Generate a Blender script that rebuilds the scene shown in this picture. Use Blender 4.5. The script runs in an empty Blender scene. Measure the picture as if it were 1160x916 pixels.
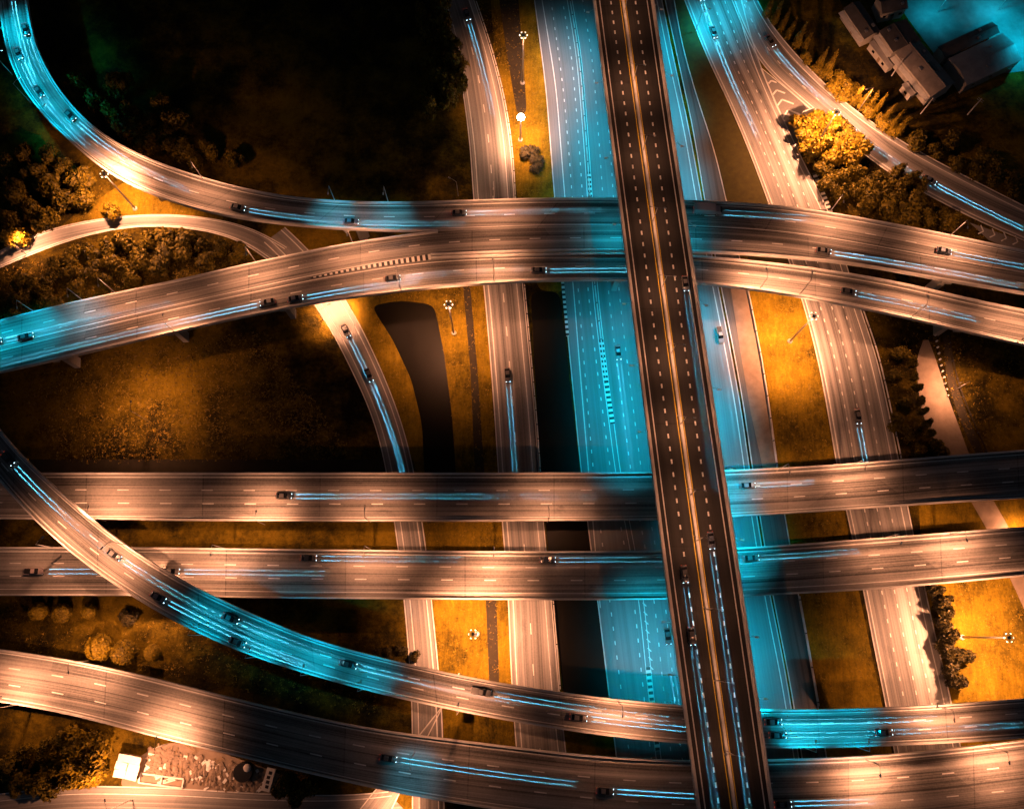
import bpy, bmesh, math, random
import numpy as np
from mathutils import Vector, Matrix
random.seed(7); rng = np.random.default_rng(7)
R = math.radians
SC = bpy.context.scene
COL = SC.collection

# ------------------------------------------------------------------ camera, sky, moon, exposure
HC, TILT, FPX, CX, CY = 255.0, R(14.4), 1000.0, 580.0, 458.0      # a drone 255 m up, tipped 14 degrees off straight down
cam = bpy.data.cameras.new('camera'); cam_o = bpy.data.objects.new('camera', cam); COL.objects.link(cam_o)
cam_o.location = (0, 0, HC); cam_o.rotation_euler = (TILT, 0, 0)
cam.sensor_fit = 'HORIZONTAL'; cam.angle = 2*math.atan(580/FPX); cam.clip_end = 5000
SC.camera = cam_o
w = bpy.data.worlds.new('World'); SC.world = w; w.use_nodes = True
nt = w.node_tree; nt.nodes.clear()
sky = nt.nodes.new('ShaderNodeTexSky'); sky.sky_type = 'NISHITA'; sky.sun_disc = False
sky.sun_elevation = R(50); sky.sun_rotation = R(200)
bg = nt.nodes.new('ShaderNodeBackground'); bg.inputs[1].default_value = 0.0028
wo = nt.nodes.new('ShaderNodeOutputWorld')
nt.links.new(sky.outputs[0], bg.inputs[0]); nt.links.new(bg.outputs[0], wo.inputs[0])
moon = bpy.data.lights.new('moon', 'SUN'); moon.energy = 0.004; moon.angle = R(0.5); moon.color = (1, .96, .9)
moon_o = bpy.data.objects.new('moon', moon); COL.objects.link(moon_o); moon_o.rotation_euler = (R(40), 0, R(-20))
SC.view_settings.view_transform = 'Standard'; SC.view_settings.look = 'None'
SC.view_settings.exposure = 0.8; SC.view_settings.gamma = 1.0; SC.view_settings.use_curve_mapping = False
SC.cycles.use_denoising = True
SC.cycles.max_bounces = 4; SC.cycles.diffuse_bounces = 2; SC.cycles.glossy_bounces = 2
SC.cycles.sample_clamp_indirect = 4; SC.cycles.sample_clamp_direct = 30
try: SC.cycles.use_light_tree = True
except Exception: pass

SODIUM = (1.0, 0.385, 0.185)
CYAN = (0.0, 0.52, 0.76)
HEAD = (0.10, 0.66, 0.95)
PM = 96000.0      # a high mast's light
PC = 22000.0      # a lamp bracket on the top viaduct
PB = 10000.0         # one headlamp's streak, shaped like a light trail

# ------------------------------------------------------------------ photograph point -> point in the place
ct, st = math.cos(TILT), math.sin(TILT)
def W(px, py, z=0.0):
    u, v = (px-CX)/FPX, (CY-py)/FPX
    t = (HC-z)/(ct - v*st)
    return np.array([u*t, (v*ct+st)*t, z])

# ------------------------------------------------------------------ materials
MATS = {}
def new_mat(name):
    m = bpy.data.materials.new(name); m.use_nodes = True
    n = m.node_tree; b = n.nodes['Principled BSDF']; MATS[name] = m
    return m, n, b
def N(n, t, **k):
    x = n.nodes.new(t)
    for a, v in k.items(): setattr(x, a, v)
    return x
def ramp(n, fac, stops):
    r = N(n, 'ShaderNodeValToRGB'); e = r.color_ramp.elements
    while len(e) < len(stops): e.new(0.5)
    for q, (p, c) in zip(e, stops):
        q.position = p; q.color = (c[0], c[1], c[2], 1) if len(c) == 3 else c
    n.links.new(fac, r.inputs[0]); return r.outputs[0]
def noise(n, vec, scale, detail=4, rough=.55):
    x = N(n, 'ShaderNodeTexNoise'); x.inputs['Scale'].default_value = scale
    x.inputs['Detail'].default_value = detail; x.inputs['Roughness'].default_value = rough
    if vec is not None: n.links.new(vec, x.inputs['Vector'])
    return x.outputs['Fac']
def math_(n, op, a, b):
    x = N(n, 'ShaderNodeMath', operation=op)
    for i, q in enumerate((a, b)):
        if isinstance(q, (int, float)): x.inputs[i].default_value = q
        else: n.links.new(q, x.inputs[i])
    return x.outputs[0]
def mapping(n, vec, scale=(1, 1, 1), loc=(0, 0, 0)):
    x = N(n, 'ShaderNodeMapping'); x.inputs['Scale'].default_value = scale; x.inputs['Location'].default_value = loc
    n.links.new(vec, x.inputs['Vector']); return x.outputs[0]
def mulcol(n, col, fac):
    x = N(n, 'ShaderNodeVectorMath', operation='SCALE')
    if isinstance(col, tuple): x.inputs[0].default_value = col
    else: n.links.new(col, x.inputs[0])
    n.links.new(fac, x.inputs['Scale']); return x.outputs[0]

def road_mat(name, base, amp=1.0, seed=0.0, rough=.62, joints=False):
    """asphalt or concrete: worn in long bands along the lanes, stained, patched and grainy (UV = metres across, metres along)"""
    m, n, b = new_mat(name)
    tc = N(n, 'ShaderNodeTexCoord'); uv = tc.outputs['UV']; ob = tc.outputs['Object']
    bands = noise(n, mapping(n, uv, (.55, .0015, 1), (seed, seed, 0)), 1.0, 5, .7)
    streak = noise(n, mapping(n, uv, (2.6, .012, 1), (seed*2, 5, 0)), 1.0, 4, .7)
    patch = noise(n, mapping(n, uv, (.06, .03, 1), (seed, 9, 0)), 1.0, 3, .5)
    vor = N(n, 'ShaderNodeTexVoronoi'); vor.inputs['Scale'].default_value = 1.0
    n.links.new(mapping(n, uv, (.12, .035, 1), (seed, 3, 0)), vor.inputs['Vector'])
    sepv = N(n, 'ShaderNodeSeparateColor'); n.links.new(vor.outputs['Color'], sepv.inputs[0])
    grain = noise(n, ob, 2.2, 5, .75)
    def centred(x, k): return math_(n, 'MULTIPLY', math_(n, 'SUBTRACT', x, .5), k*amp)
    s = math_(n, 'ADD', 1.0, centred(bands, 1.9))
    s = math_(n, 'ADD', s, centred(streak, 1.2))
    s = math_(n, 'ADD', s, centred(patch, .7))
    s = math_(n, 'ADD', s, centred(sepv.outputs[0], .12))
    s = math_(n, 'ADD', s, centred(grain, .45))
    stain = noise(n, mapping(n, uv, (.22, .05, 1), (seed*3, 1, 0)), 1.0, 6, .7)
    s = math_(n, 'SUBTRACT', s, math_(n, 'MULTIPLY', math_(n, 'MAXIMUM', math_(n, 'SUBTRACT', stain, .6), 0.0), 2.2*amp))
    if joints:
        sp = N(n, 'ShaderNodeSeparateXYZ'); n.links.new(uv, sp.inputs[0])
        fr = math_(n, 'FRACT', math_(n, 'MULTIPLY', sp.outputs['Y'], 1/33.0), 0.0)
        s = math_(n, 'SUBTRACT', s, math_(n, 'MULTIPLY', math_(n, 'LESS_THAN', fr, .010), .30))
        sl = math_(n, 'FRACT', math_(n, 'MULTIPLY', sp.outputs['Y'], 1/132.0), 0.0)      # whole spans resurfaced in a darker mix
        s = math_(n, 'SUBTRACT', s, math_(n, 'MULTIPLY', math_(n, 'LESS_THAN', sl, .25), .13))
    s = math_(n, 'MAXIMUM', s, .22)
    n.links.new(mulcol(n, base, s), b.inputs['Base Color'])
    b.inputs['Roughness'].default_value = rough; b.inputs['Specular IOR Level'].default_value = .35
    return m
def plain_mat(name, base, rough=.7, metal=0.0, var=.35, scale=1.5, emit=None, es=0.0):
    m, n, b = new_mat(name)
    tc = N(n, 'ShaderNodeTexCoord')
    f = noise(n, tc.outputs['Object'], scale, 5, .65)
    s = math_(n, 'ADD', 1.0, math_(n, 'MULTIPLY', math_(n, 'SUBTRACT', f, .5), 2*var))
    n.links.new(mulcol(n, base, s), b.inputs['Base Color'])
    b.inputs['Roughness'].default_value = rough; b.inputs['Metallic'].default_value = metal
    if emit: b.inputs['Emission Color'].default_value = (*emit, 1); b.inputs['Emission Strength'].default_value = es
    return m
def leaf_mat(name, a, c):
    m, n, b = new_mat(name)
    g = N(n, 'ShaderNodeNewGeometry'); oi = N(n, 'ShaderNodeObjectInfo')
    f = math_(n, 'ADD', math_(n, 'MULTIPLY', g.outputs['Random Per Island'], .8), math_(n, 'MULTIPLY', oi.outputs['Random'], .3))
    n.links.new(ramp(n, f, [(0, a), (1, c)]), b.inputs['Base Color'])
    b.inputs['Roughness'].default_value = .6; b.inputs['Specular IOR Level'].default_value = .25
    return m

# ground: rough grass, bare soil and dry patches
m, n, b = new_mat('ground')
tc = N(n, 'ShaderNodeTexCoord'); ob = tc.outputs['Object']
big = noise(n, ob, .022, 5, .6); mid = noise(n, ob, .12, 6, .7); fine = noise(n, ob, .9, 6, .8)
f = math_(n, 'ADD', math_(n, 'MULTIPLY', big, .65), math_(n, 'ADD', math_(n, 'MULTIPLY', mid, .45), math_(n, 'MULTIPLY', fine, .25)))
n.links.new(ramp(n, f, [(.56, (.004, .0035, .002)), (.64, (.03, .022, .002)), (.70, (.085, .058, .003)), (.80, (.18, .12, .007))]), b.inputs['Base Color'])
b.inputs['Roughness'].default_value = .9; b.inputs['Specular IOR Level'].default_value = .1
bp = N(n, 'ShaderNodeBump'); bp.inputs['Strength'].default_value = .9; bp.inputs['Distance'].default_value = .8
n.links.new(math_(n, 'ADD', fine, mid), bp.inputs['Height']); n.links.new(bp.outputs[0], b.inputs['Normal'])
m, n, b = new_mat('mown_grass')
tc = N(n, 'ShaderNodeTexCoord'); ob = tc.outputs['Object']
f = math_(n, 'ADD', math_(n, 'MULTIPLY', noise(n, ob, .045, 6, .72), .55), math_(n, 'MULTIPLY', noise(n, mapping(n, ob, (1.6, .35, 1)), .55, 6, .8), .25))
f = math_(n, 'ADD', f, math_(n, 'MULTIPLY', noise(n, ob, 1.6, 6, .8), .2))
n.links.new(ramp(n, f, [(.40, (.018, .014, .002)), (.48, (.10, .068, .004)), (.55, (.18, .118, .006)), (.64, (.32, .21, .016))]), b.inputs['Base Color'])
b.inputs['Roughness'].default_value = .9; b.inputs['Specular IOR Level'].default_value = .1
bp = N(n, 'ShaderNodeBump'); bp.inputs['Strength'].default_value = .7; bp.inputs['Distance'].default_value = .4
n.links.new(f, bp.inputs['Height']); n.links.new(bp.outputs[0], b.inputs['Normal'])
road_mat('motorway_asphalt', (.17, .172, .175), .55, 1.0)
road_mat('road_asphalt', (.19, .185, .18), 1.4, 3.0)
road_mat('service_asphalt', (.085, .084, .082), 1.1, 5.0)
road_mat('deck_concrete', (.18, .172, .162), 2.4, 7.0, joints=True)
road_mat('viaduct_asphalt', (.023, .0225, .0225), .9, 11.0, .7, True)
plain_mat('parapet_concrete', (.56, .55, .53), .75, 0, .45, .35)
plain_mat('girder_concrete', (.30, .295, .285), .8, 0, .35, .2)
plain_mat('road_paint', (.62, .62, .60), .55, 0, .5, 1.2)
m, n, b = new_mat('striped_paint')
tc = N(n, 'ShaderNodeTexCoord'); sp = N(n, 'ShaderNodeSeparateXYZ'); n.links.new(tc.outputs['UV'], sp.inputs[0])
n.links.new(ramp(n, math_(n, 'FRACT', math_(n, 'MULTIPLY', sp.outputs['Y'], .62), 0.0), [(.0, (.02, .02, .02)), (.48, (.02, .02, .02)), (.52, (.62, .61, .58)), (1, (.62, .61, .58))]), b.inputs['Base Color'])
plain_mat('yellow_paint', (.50, .36, .012), .55, 0, .45, 1.0)
plain_mat('black_paint', (.02, .02, .02), .5)
plain_mat('dirt', (.21, .165, .125), .95, 0, .55, .35)
plain_mat('bank_soil', (.050, .040, .004), .95, 0, .7, .5)
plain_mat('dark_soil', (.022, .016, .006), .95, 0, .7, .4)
plain_mat('gravel_yard', (.20, .20, .195), .95, 0, .95, .12)
m = plain_mat('water', (.006, .005, .003), .5, 0, .4, .15); m.node_tree.nodes['Principled BSDF'].inputs['Specular IOR Level'].default_value = .12
plain_mat('galvanised', (.42, .42, .42), .45, .7, .2, 2)
plain_mat('dark_steel', (.05, .05, .055), .5, .4, .2, 2)
plain_mat('bark', (.06, .045, .03), .9)
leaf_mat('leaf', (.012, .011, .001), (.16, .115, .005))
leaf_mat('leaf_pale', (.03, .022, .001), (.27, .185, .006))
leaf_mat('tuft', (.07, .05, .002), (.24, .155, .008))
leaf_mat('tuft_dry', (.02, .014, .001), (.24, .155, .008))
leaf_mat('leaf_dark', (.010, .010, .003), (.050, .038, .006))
plain_mat('roof_tile', (.22, .195, .18), .8, 0, .75, .35)
plain_mat('roof_dark', (.09, .083, .08), .8, 0, .75, .35)
plain_mat('roof_sheet', (.30, .29, .285), .5, .2, .6, .25)
plain_mat('wall_render', (.42, .40, .36), .8, 0, .25, .6)
plain_mat('white_sheet', (.62, .61, .58), .6, 0, .25, .8)
plain_mat('glass_dark', (.012, .013, .015), .08)
plain_mat('rubber', (.015, .015, .015), .8)
plain_mat('timber', (.22, .16, .10), .85, 0, .4, 1.5)
plain_mat('black_plastic', (.012, .012, .013), .4)
plain_mat('sodium_lens', (.8, .8, .8), .3, 0, 0, 1, (1.0, .70, .40), 6)
plain_mat('glare_lens', (.8, .8, .8), .3, 0, 0, 1, (1.0, .80, .55), 60)
plain_mat('cyan_lens', (.8, .8, .8), .3, 0, 0, 1, (.25, .8, 1.0), 25)
plain_mat('head_lens', (.8, .8, .8), .3, 0, 0, 1, (.5, .85, 1.0), 7)
plain_mat('tail_lens', (.3, .02, .01), .3, 0, 0, 1, (1.0, .08, .03), .6)
plain_mat('lit_window', (.6, .6, .5), .4, 0, 0, 1, (1.0, .80, .60), 4)
CARC = {'grey': (.15, .15, .152), 'dark grey': (.09, .09, .094), 'silver': (.26, .265, .27), 'white': (.45, .36, .355),
        'blue grey': (.09, .11, .15), 'maroon': (.07, .01, .012)}
for k, c in CARC.items():
    mm = plain_mat('car_'+k.replace(' ', '_'), c, .28, .3, .05, 1)
    mm.node_tree.nodes['Principled BSDF'].inputs['Coat Weight'].default_value = .5

# ------------------------------------------------------------------ objects
def props(o, label=None, cat=None, group=None, kind=None):
    for k, v in (('label', label), ('category', cat), ('group', group), ('kind', kind)):
        if v: o[k] = v
    return o
def empty(name, loc, rz=0.0, **k):
    o = bpy.data.objects.new(name, None); COL.objects.link(o); o.empty_display_size = .5
    o.location = loc; o.rotation_euler = (0, 0, rz); return props(o, **k)
class MB:
    """collects shapes into one mesh"""
    def __init__(s): s.v, s.f, s.uv = [], [], {}
    def add(s, verts, faces, uvs=None):
        o = len(s.v); s.v += [tuple(map(float, p)) for p in verts]
        for i, f in enumerate(faces):
            if uvs is not None: s.uv[len(s.f)] = uvs[i]
            s.f.append(tuple(o+q for q in f))
    def box(s, c, d, M=None, taper=1.0):
        x, y, z = d[0]/2, d[1]/2, d[2]/2
        P = [Vector((a*x*(taper if e > 0 else 1), b_*y*(taper if e > 0 else 1), e*z)) for e in (-1, 1) for a, b_ in ((-1, -1), (1, -1), (1, 1), (-1, 1))]
        if M is not None: P = [M @ p for p in P]
        c = Vector(c)
        s.add([p+c for p in P], [(3, 2, 1, 0), (4, 5, 6, 7), (0, 1, 5, 4), (1, 2, 6, 5), (2, 3, 7, 6), (3, 0, 4, 7)])
    def tube(s, a, b_, r0, r1=None, n=8):
        r1 = r0 if r1 is None else r1
        a, b_ = Vector(a), Vector(b_); d = (b_-a).normalized()
        u = d.orthogonal().normalized(); v = d.cross(u)
        P = []
        for c, r in ((a, r0), (b_, r1)):
            for i in range(n):
                q = 2*math.pi*i/n; P.append(c + u*math.cos(q)*r + v*math.sin(q)*r)
        s.add(P, [(i, (i+1) % n, n+(i+1) % n, n+i) for i in range(n)] + [tuple(range(n-1, -1, -1)), tuple(range(n, 2*n))])
    def ball(s, c, r, sub=1, sq=(1, 1, 1)):
        bm = bmesh.new(); bmesh.ops.create_icosphere(bm, subdivisions=sub, radius=r)
        bm.verts.ensure_lookup_table()
        s.add([(c[0]+p.co.x*sq[0], c[1]+p.co.y*sq[1], c[2]+p.co.z*sq[2]) for p in bm.verts], [tuple(q.index for q in f.verts) for f in bm.faces]); bm.free()
    def mesh(s, name, mat, smooth=False):
        me = bpy.data.meshes.new(name); me.from_pydata(s.v, [], s.f); me.materials.append(MATS[mat])
        uvl = me.uv_layers.new(name='UVMap')
        if s.uv:
            for p in me.polygons:
                q = s.uv.get(p.index)
                if q:
                    for li, uvc in zip(p.loop_indices, q): uvl.data[li].uv = uvc
        if smooth: me.polygons.foreach_set('use_smooth', [True]*len(me.polygons))
        me.update(); return me
    def build(s, name, mat, parent=None, smooth=False):
        o = bpy.data.objects.new(name, s.mesh(name, mat, smooth)); COL.objects.link(o)
        if parent is not None: o.parent = parent
        return o

def copy_tree(o, parent=None):
    c = o.copy(); COL.objects.link(c)
    if parent is not None: c.parent = parent
    for ch in o.children: copy_tree(ch, c)
    return c

# ------------------------------------------------------------------ polylines in the place
def arclen(P): return np.concatenate([[0], np.cumsum(np.linalg.norm(np.diff(P, axis=0), axis=1))])
def resample(P, n):
    s = arclen(P); q = np.linspace(0, s[-1], n)
    return np.stack([np.interp(q, s, P[:, i]) for i in range(P.shape[1])], 1)
def smooth(P, sigma=7.0, step=1.0):
    s = arclen(P); n_ = max(8, int(s[-1]/step)); Q = resample(P, n_)
    k = int(min(3*sigma/step, n_-2))
    if k < 2: return Q
    pre = 2*Q[0]-Q[k:0:-1]; post = 2*Q[-1]-Q[-2:-k-2:-1]
    E = np.concatenate([pre, Q, post]); x = np.arange(-k, k+1)*step; g = np.exp(-.5*(x/sigma)**2); g /= g.sum()
    return np.stack([np.convolve(E[:, i], g, 'valid') for i in range(3)], 1)
def line_w(pts, z, ext=(0, 0), sigma=7.0):
    P = np.array([W(x, y, z) for x, y in pts])
    if ext[0]: d = P[0]-P[1]; P = np.vstack([P[0]+d/np.linalg.norm(d)*ext[0], P])
    if ext[1]: d = P[-1]-P[-2]; P = np.vstack([P, P[-1]+d/np.linalg.norm(d)*ext[1]])
    return smooth(P, sigma)
def normals(P):
    t = np.gradient(P, axis=0); t[:, 2] = 0; t /= np.linalg.norm(t, axis=1)[:, None]
    return np.stack([-t[:, 1], t[:, 0], 0*t[:, 0]], 1)
def offset(P, d): return P + normals(P)*d
def sweep(mb, P, prof, cap=True):
    """sweep a closed cross-section [(sideways to the left of travel, up)] along a polyline"""
    Nn = normals(P); k = len(prof); n_ = len(P); V = []
    for p, q in zip(P, Nn):
        for a, h in prof: V.append(p+q*a+np.array([0, 0, h]))
    s = arclen(P); F = []; U = []
    for i in range(n_-1):
        for j in range(k):
            j2 = (j+1) % k
            F.append((i*k+j, i*k+j2, (i+1)*k+j2, (i+1)*k+j)); U.append([(j, s[i]), (j+1, s[i]), (j+1, s[i+1]), (j, s[i+1])])
    if cap: F += [tuple(range(k-1, -1, -1)), tuple((n_-1)*k+j for j in range(k))]; U += [None, None]
    mb.add(V, F, U)
def strip(mb, P, width, dz):
    Q = offset(P, width/2); S = offset(P, -width/2); n_ = len(P); up = np.array([0, 0, dz]); s = arclen(P)
    V = list(Q+up)+list(S+up)
    mb.add(V, [(n_+i, n_+i+1, i+1, i) for i in range(n_-1)], [[(width, s[i]), (width, s[i+1]), (0, s[i+1]), (0, s[i])] for i in range(n_-1)])
def dashes(mb, P, width, dz, on, cycle, phase=0.0):
    s = arclen(P); a = phase
    while a+on < s[-1]:
        q = np.linspace(a, a+on, 3); D = np.stack([np.interp(q, s, P[:, i]) for i in range(3)], 1)
        strip(mb, D, width, dz); a += cycle
PADS = []          # footprints of roads and lower decks, for keeping piers and trees off them
class Ribbon:
    def __init__(s, L, Rr, z, ext=(0, 0), sigma=7.0):
        a, b_ = line_w(L, z, ext, sigma), line_w(Rr, z, ext, sigma)
        n_ = max(len(a), len(b_))//2
        s.L, s.R, s.z = resample(a, n_), resample(b_, n_), z
    def at(s, f): return s.L+(s.R-s.L)*f
    def poly(s): return np.vstack([s.L, s.R[::-1]])[:, :2]
    def surface(s, mb, dz=0.0):
        n_ = len(s.L); C = s.at(.5); d = arclen(C); wd = np.linalg.norm(s.R-s.L, axis=1); up = np.array([0, 0, dz]); m_ = 6
        V = []
        for j in range(m_+1): V += list(s.at(j/m_)+up)
        F, U = [], []
        for j in range(m_):
            for i in range(n_-1):
                F.append((j*n_+i, (j+1)*n_+i, (j+1)*n_+i+1, j*n_+i+1))
                U.append([(wd[i]*j/m_, d[i]), (wd[i]*(j+1)/m_, d[i]), (wd[i+1]*(j+1)/m_, d[i+1]), (wd[i+1]*j/m_, d[i+1])])
        # make faces look up
        a, b_, c = (np.array(V[q]) for q in F[0][:3])
        if np.cross(b_-a, c-a)[2] < 0: F = [f[::-1] for f in F]; U = [u[::-1] for u in U]
        mb.add(V, F, U)
def inside(poly, p):
    x, y = p; c = False; n_ = len(poly); j = n_-1
    for i in range(n_):
        if (poly[i][1] > y) != (poly[j][1] > y) and x < (poly[j][0]-poly[i][0])*(y-poly[i][1])/(poly[j][1]-poly[i][1])+poly[i][0]: c = not c
        j = i
    return c

# ------------------------------------------------------------------ ground and water
mb = MB(); S_ = 1400; g_ = 28
for i in range(g_):
    for j in range(g_):
        x0, x1 = -S_+2*S_*i/g_, -S_+2*S_*(i+1)/g_; y0, y1 = -S_+2*S_*j/g_, -S_+2*S_*(j+1)/g_
        mb.add([(x0, y0, 0), (x1, y0, 0), (x1, y1, 0), (x0, y1, 0)], [(0, 1, 2, 3)])
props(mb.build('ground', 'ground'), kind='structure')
def patch(name, mat, pts, z, sig=3.0):
    P = np.array([W(x, y, z) for x, y in pts]); P = np.vstack([P, P[:1]])
    Q = resample(P, 80) if sig == 0 else smooth(np.vstack([P[:-1], P, P[1:]]), sig)
    if sig:
        n_ = len(Q); Q = Q[n_//3:2*n_//3]
    bm = bmesh.new(); vs = [bm.verts.new(tuple(p)) for p in Q]
    f = bm.faces.new(vs); bmesh.ops.triangulate(bm, faces=[f])
    bmesh.ops.recalc_face_normals(bm, faces=bm.faces)
    if sum(f.normal.z for f in bm.faces) < 0: bmesh.ops.reverse_faces(bm, faces=bm.faces)
    me = bpy.data.meshes.new(name); bm.to_mesh(me); bm.free(); me.materials.append(MATS[mat])
    o = bpy.data.objects.new(name, me); COL.objects.link(o); return props(o, kind='structure')
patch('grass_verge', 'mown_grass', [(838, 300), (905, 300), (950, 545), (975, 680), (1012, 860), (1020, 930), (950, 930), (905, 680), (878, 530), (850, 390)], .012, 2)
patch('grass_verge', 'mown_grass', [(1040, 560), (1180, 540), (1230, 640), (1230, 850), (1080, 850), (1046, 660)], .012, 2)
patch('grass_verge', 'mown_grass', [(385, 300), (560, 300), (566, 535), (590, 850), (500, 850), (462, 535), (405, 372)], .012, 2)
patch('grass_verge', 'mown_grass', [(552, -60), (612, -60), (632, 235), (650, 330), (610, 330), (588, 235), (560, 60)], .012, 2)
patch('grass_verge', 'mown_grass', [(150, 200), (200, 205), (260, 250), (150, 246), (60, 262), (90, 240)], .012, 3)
patch('pond', 'water', [(420, 346), (455, 340), (492, 345), (503, 400), (512, 470), (518, 560), (482, 560), (478, 480), (466, 430), (445, 385)], .03, 2)
patch('ditch', 'water', [(601, 330), (634, 330), (658, 540), (678, 690), (690, 800), (640, 800), (628, 690), (612, 535)], .03, 2)
patch('ditch', 'dark_soil', [(560, -40), (584, -40), (592, 60), (597, 130), (586, 132), (574, 60)], .025, 2)
patch('ditch', 'dark_soil', [(524, 318), (532, 318), (541, 420), (549, 540), (538, 540), (533, 420)], .03, 1)
patch('ditch', 'dark_soil', [(550, 670), (562, 670), (566, 790), (555, 790)], .03, 1)
patch('drainage_channel', 'dark_soil', [(1064, 330), (1071, 330), (1080, 424), (1096, 470), (1118, 520), (1108, 520), (1088, 478), (1072, 428)], .03, 2)
patch('soil_strip', 'bank_soil', [(745, -60), (775, -60), (812, 90), (876, 236), (905, 300), (850, 300), (822, 228), (790, 115)], .014, 2)
patch('yard', 'gravel_yard', [(1026, -40), (1240, -60), (1240, 60), (1165, 80), (1080, 90), (1046, 45), (1020, 10)], .02, 2)
patch('bare_earth', 'dirt', [(150, 860), (190, 838), (245, 850), (330, 880), (330, 900), (130, 893)], .02, 3)
patch('dark_strip', 'dark_soil', [(-80, 520), (300, 520), (470, 520), (470, 548), (-80, 548)], .016, 1)  # dark strip of ground along the upper straight overpass

# ------------------------------------------------------------------ ground roads
def road(name, mat, L, Rr, z=.03, ext=(60, 60), kerb=True, sigma=7.0, pad=True):
    rb = Ribbon(L, Rr, z, ext, sigma); mb = MB(); rb.surface(mb)
    o = mb.build(name, mat); props(o, kind='structure')
    if kerb:
        for P, s in ((rb.L, 1), (rb.R, -1)):
            side = np.sign(np.sum((rb.R[0]-rb.L[0])*normals(rb.L)[0]))   # normal side that points into the road
            k = MB(); sg = side*s
            Q = offset(P, -sg*.16)
            sweep(k, Q, [(-.15, 0), (.15, 0), (.15, .12), (-.15, .12)]); k.build('kerb', 'parapet_concrete', o)
    if pad: PADS.append(rb.poly())
    return o, rb
def paint(o, lines, name='lane_marking', mat='road_paint'):
    """lines: (polyline, width, on, cycle); on = 0 is a solid line"""
    mb = MB()
    for P, wd, on, cyc in lines:
        (strip(mb, P, wd, .012) if on == 0 else dashes(mb, P, wd, .012, on, cyc, random.random()*2))
    return mb.build(name, mat, o)
def px(pts, z, ext=(60, 60)): return line_w(pts, z, ext)

MW_L = [(606, 0), (619, 98), (629, 226), (638, 320), (659, 535), (678, 681), (691, 790), (703, 890)]
MW_R = [(749, 0), (762, 65), (780, 147), (794.5, 228), (813, 328), (824, 382), (839, 464), (848, 531), (871, 675), (880, 714), (891, 773), (903, 850), (910, 900)]
PADS += [np.array([W(x, y, 0)[:2] for x, y in q]) for q in ([(415, 338), (497, 338), (520, 560), (480, 560), (466, 430)], [(598, 300), (640, 330), (692, 800), (640, 800)])]   # open water
mw, mwr = road('motorway', 'motorway_asphalt', MW_L, MW_R, .03, (90, 60), pad=False)
ib = [(645, 0), (656, 65), (664, 164), (668, 223), (673, 320), (678, 365), (686, 431), (695, 497), (699, 534), (714, 610), (727, 681), (733, 747), (738, 795), (746, 860)]
def sh(pts, d): return [(x+d, y) for x, y in pts]
paint(mw, [(px([(614, 0), (630, 98), (640, 226), (650, 330), (657, 420), (660, 455)], .03), .3, 0, 0),
           (px([(624, 0), (638, 98), (646, 190), (655, 330), (672, 535), (692, 690), (706, 800)], .03), .28, 1.1, 3.9),
           (px(sh(ib, -8), .03), .3, 1.1, 3.9), (px(sh(ib, -2.5), .03), .22, 0, 0), (px(sh(ib, 3), .03), .22, 0, 0),
           (px(sh(ib, 15), .03), .25, 1.1, 3.9), (px(sh(ib, 27), .03), .25, 1.1, 3.9),
           (px([(744, 0), (757, 65), (775, 147), (789, 228), (808, 328), (819, 382), (834, 464), (843, 531), (866, 675), (886, 773), (903, 880)], .03), .3, 0, 0)])
def kerb_blocks(o, pts, name='striped_kerb', wd=1.1, z=.03):
    mb = MB(); sweep(mb, px(pts, z, (0, 0)), [(-wd/2, 0), (wd/2, 0), (wd/2, .22), (-wd/2, .22)]); mb.build(name, 'striped_paint', o)
kerb_blocks(mw, [(681, 385), (686, 431), (690, 455), (694, 480)], wd=1.3); kerb_blocks(mw, [(734, 755), (739, 800), (745, 850)], wd=1.2)
kerb_blocks(mw, [(667, 195), (669, 224)], wd=1.0); kerb_blocks(mw, [(637, 316), (643, 381)], wd=.9)
# hatch between the two carriageways
mb = MB()
for t in np.linspace(0, 1, 9):
    a, b_ = W(727+t*9, 672+t*82, .03), W(731+t*9, 676+t*82, .03)
    strip(mb, np.array([a, b_]), .3, .013)
mb.build('hatch_marking', 'road_paint', mw)

sv, svr = road('service_road', 'service_asphalt',
    [(754, 0), (768, 65), (786, 147), (799, 228), (818, 328), (829, 382), (844, 464), (853, 531), (876, 675), (896, 773), (908, 850)],
    [(757+6, 0), (772, 52), (790, 115), (809, 170), (822, 228), (846, 329), (858, 388), (868, 447), (879, 529), (904, 675), (914, 731), (926, 799), (936, 860)], .026, (60, 60))
patch('dirt_lane', 'dirt', [(826, 315), (843, 318), (857, 388), (867, 447), (879, 520), (890, 580), (872, 580), (862, 520), (851, 470), (839, 400)], .045, 1.5)

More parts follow.
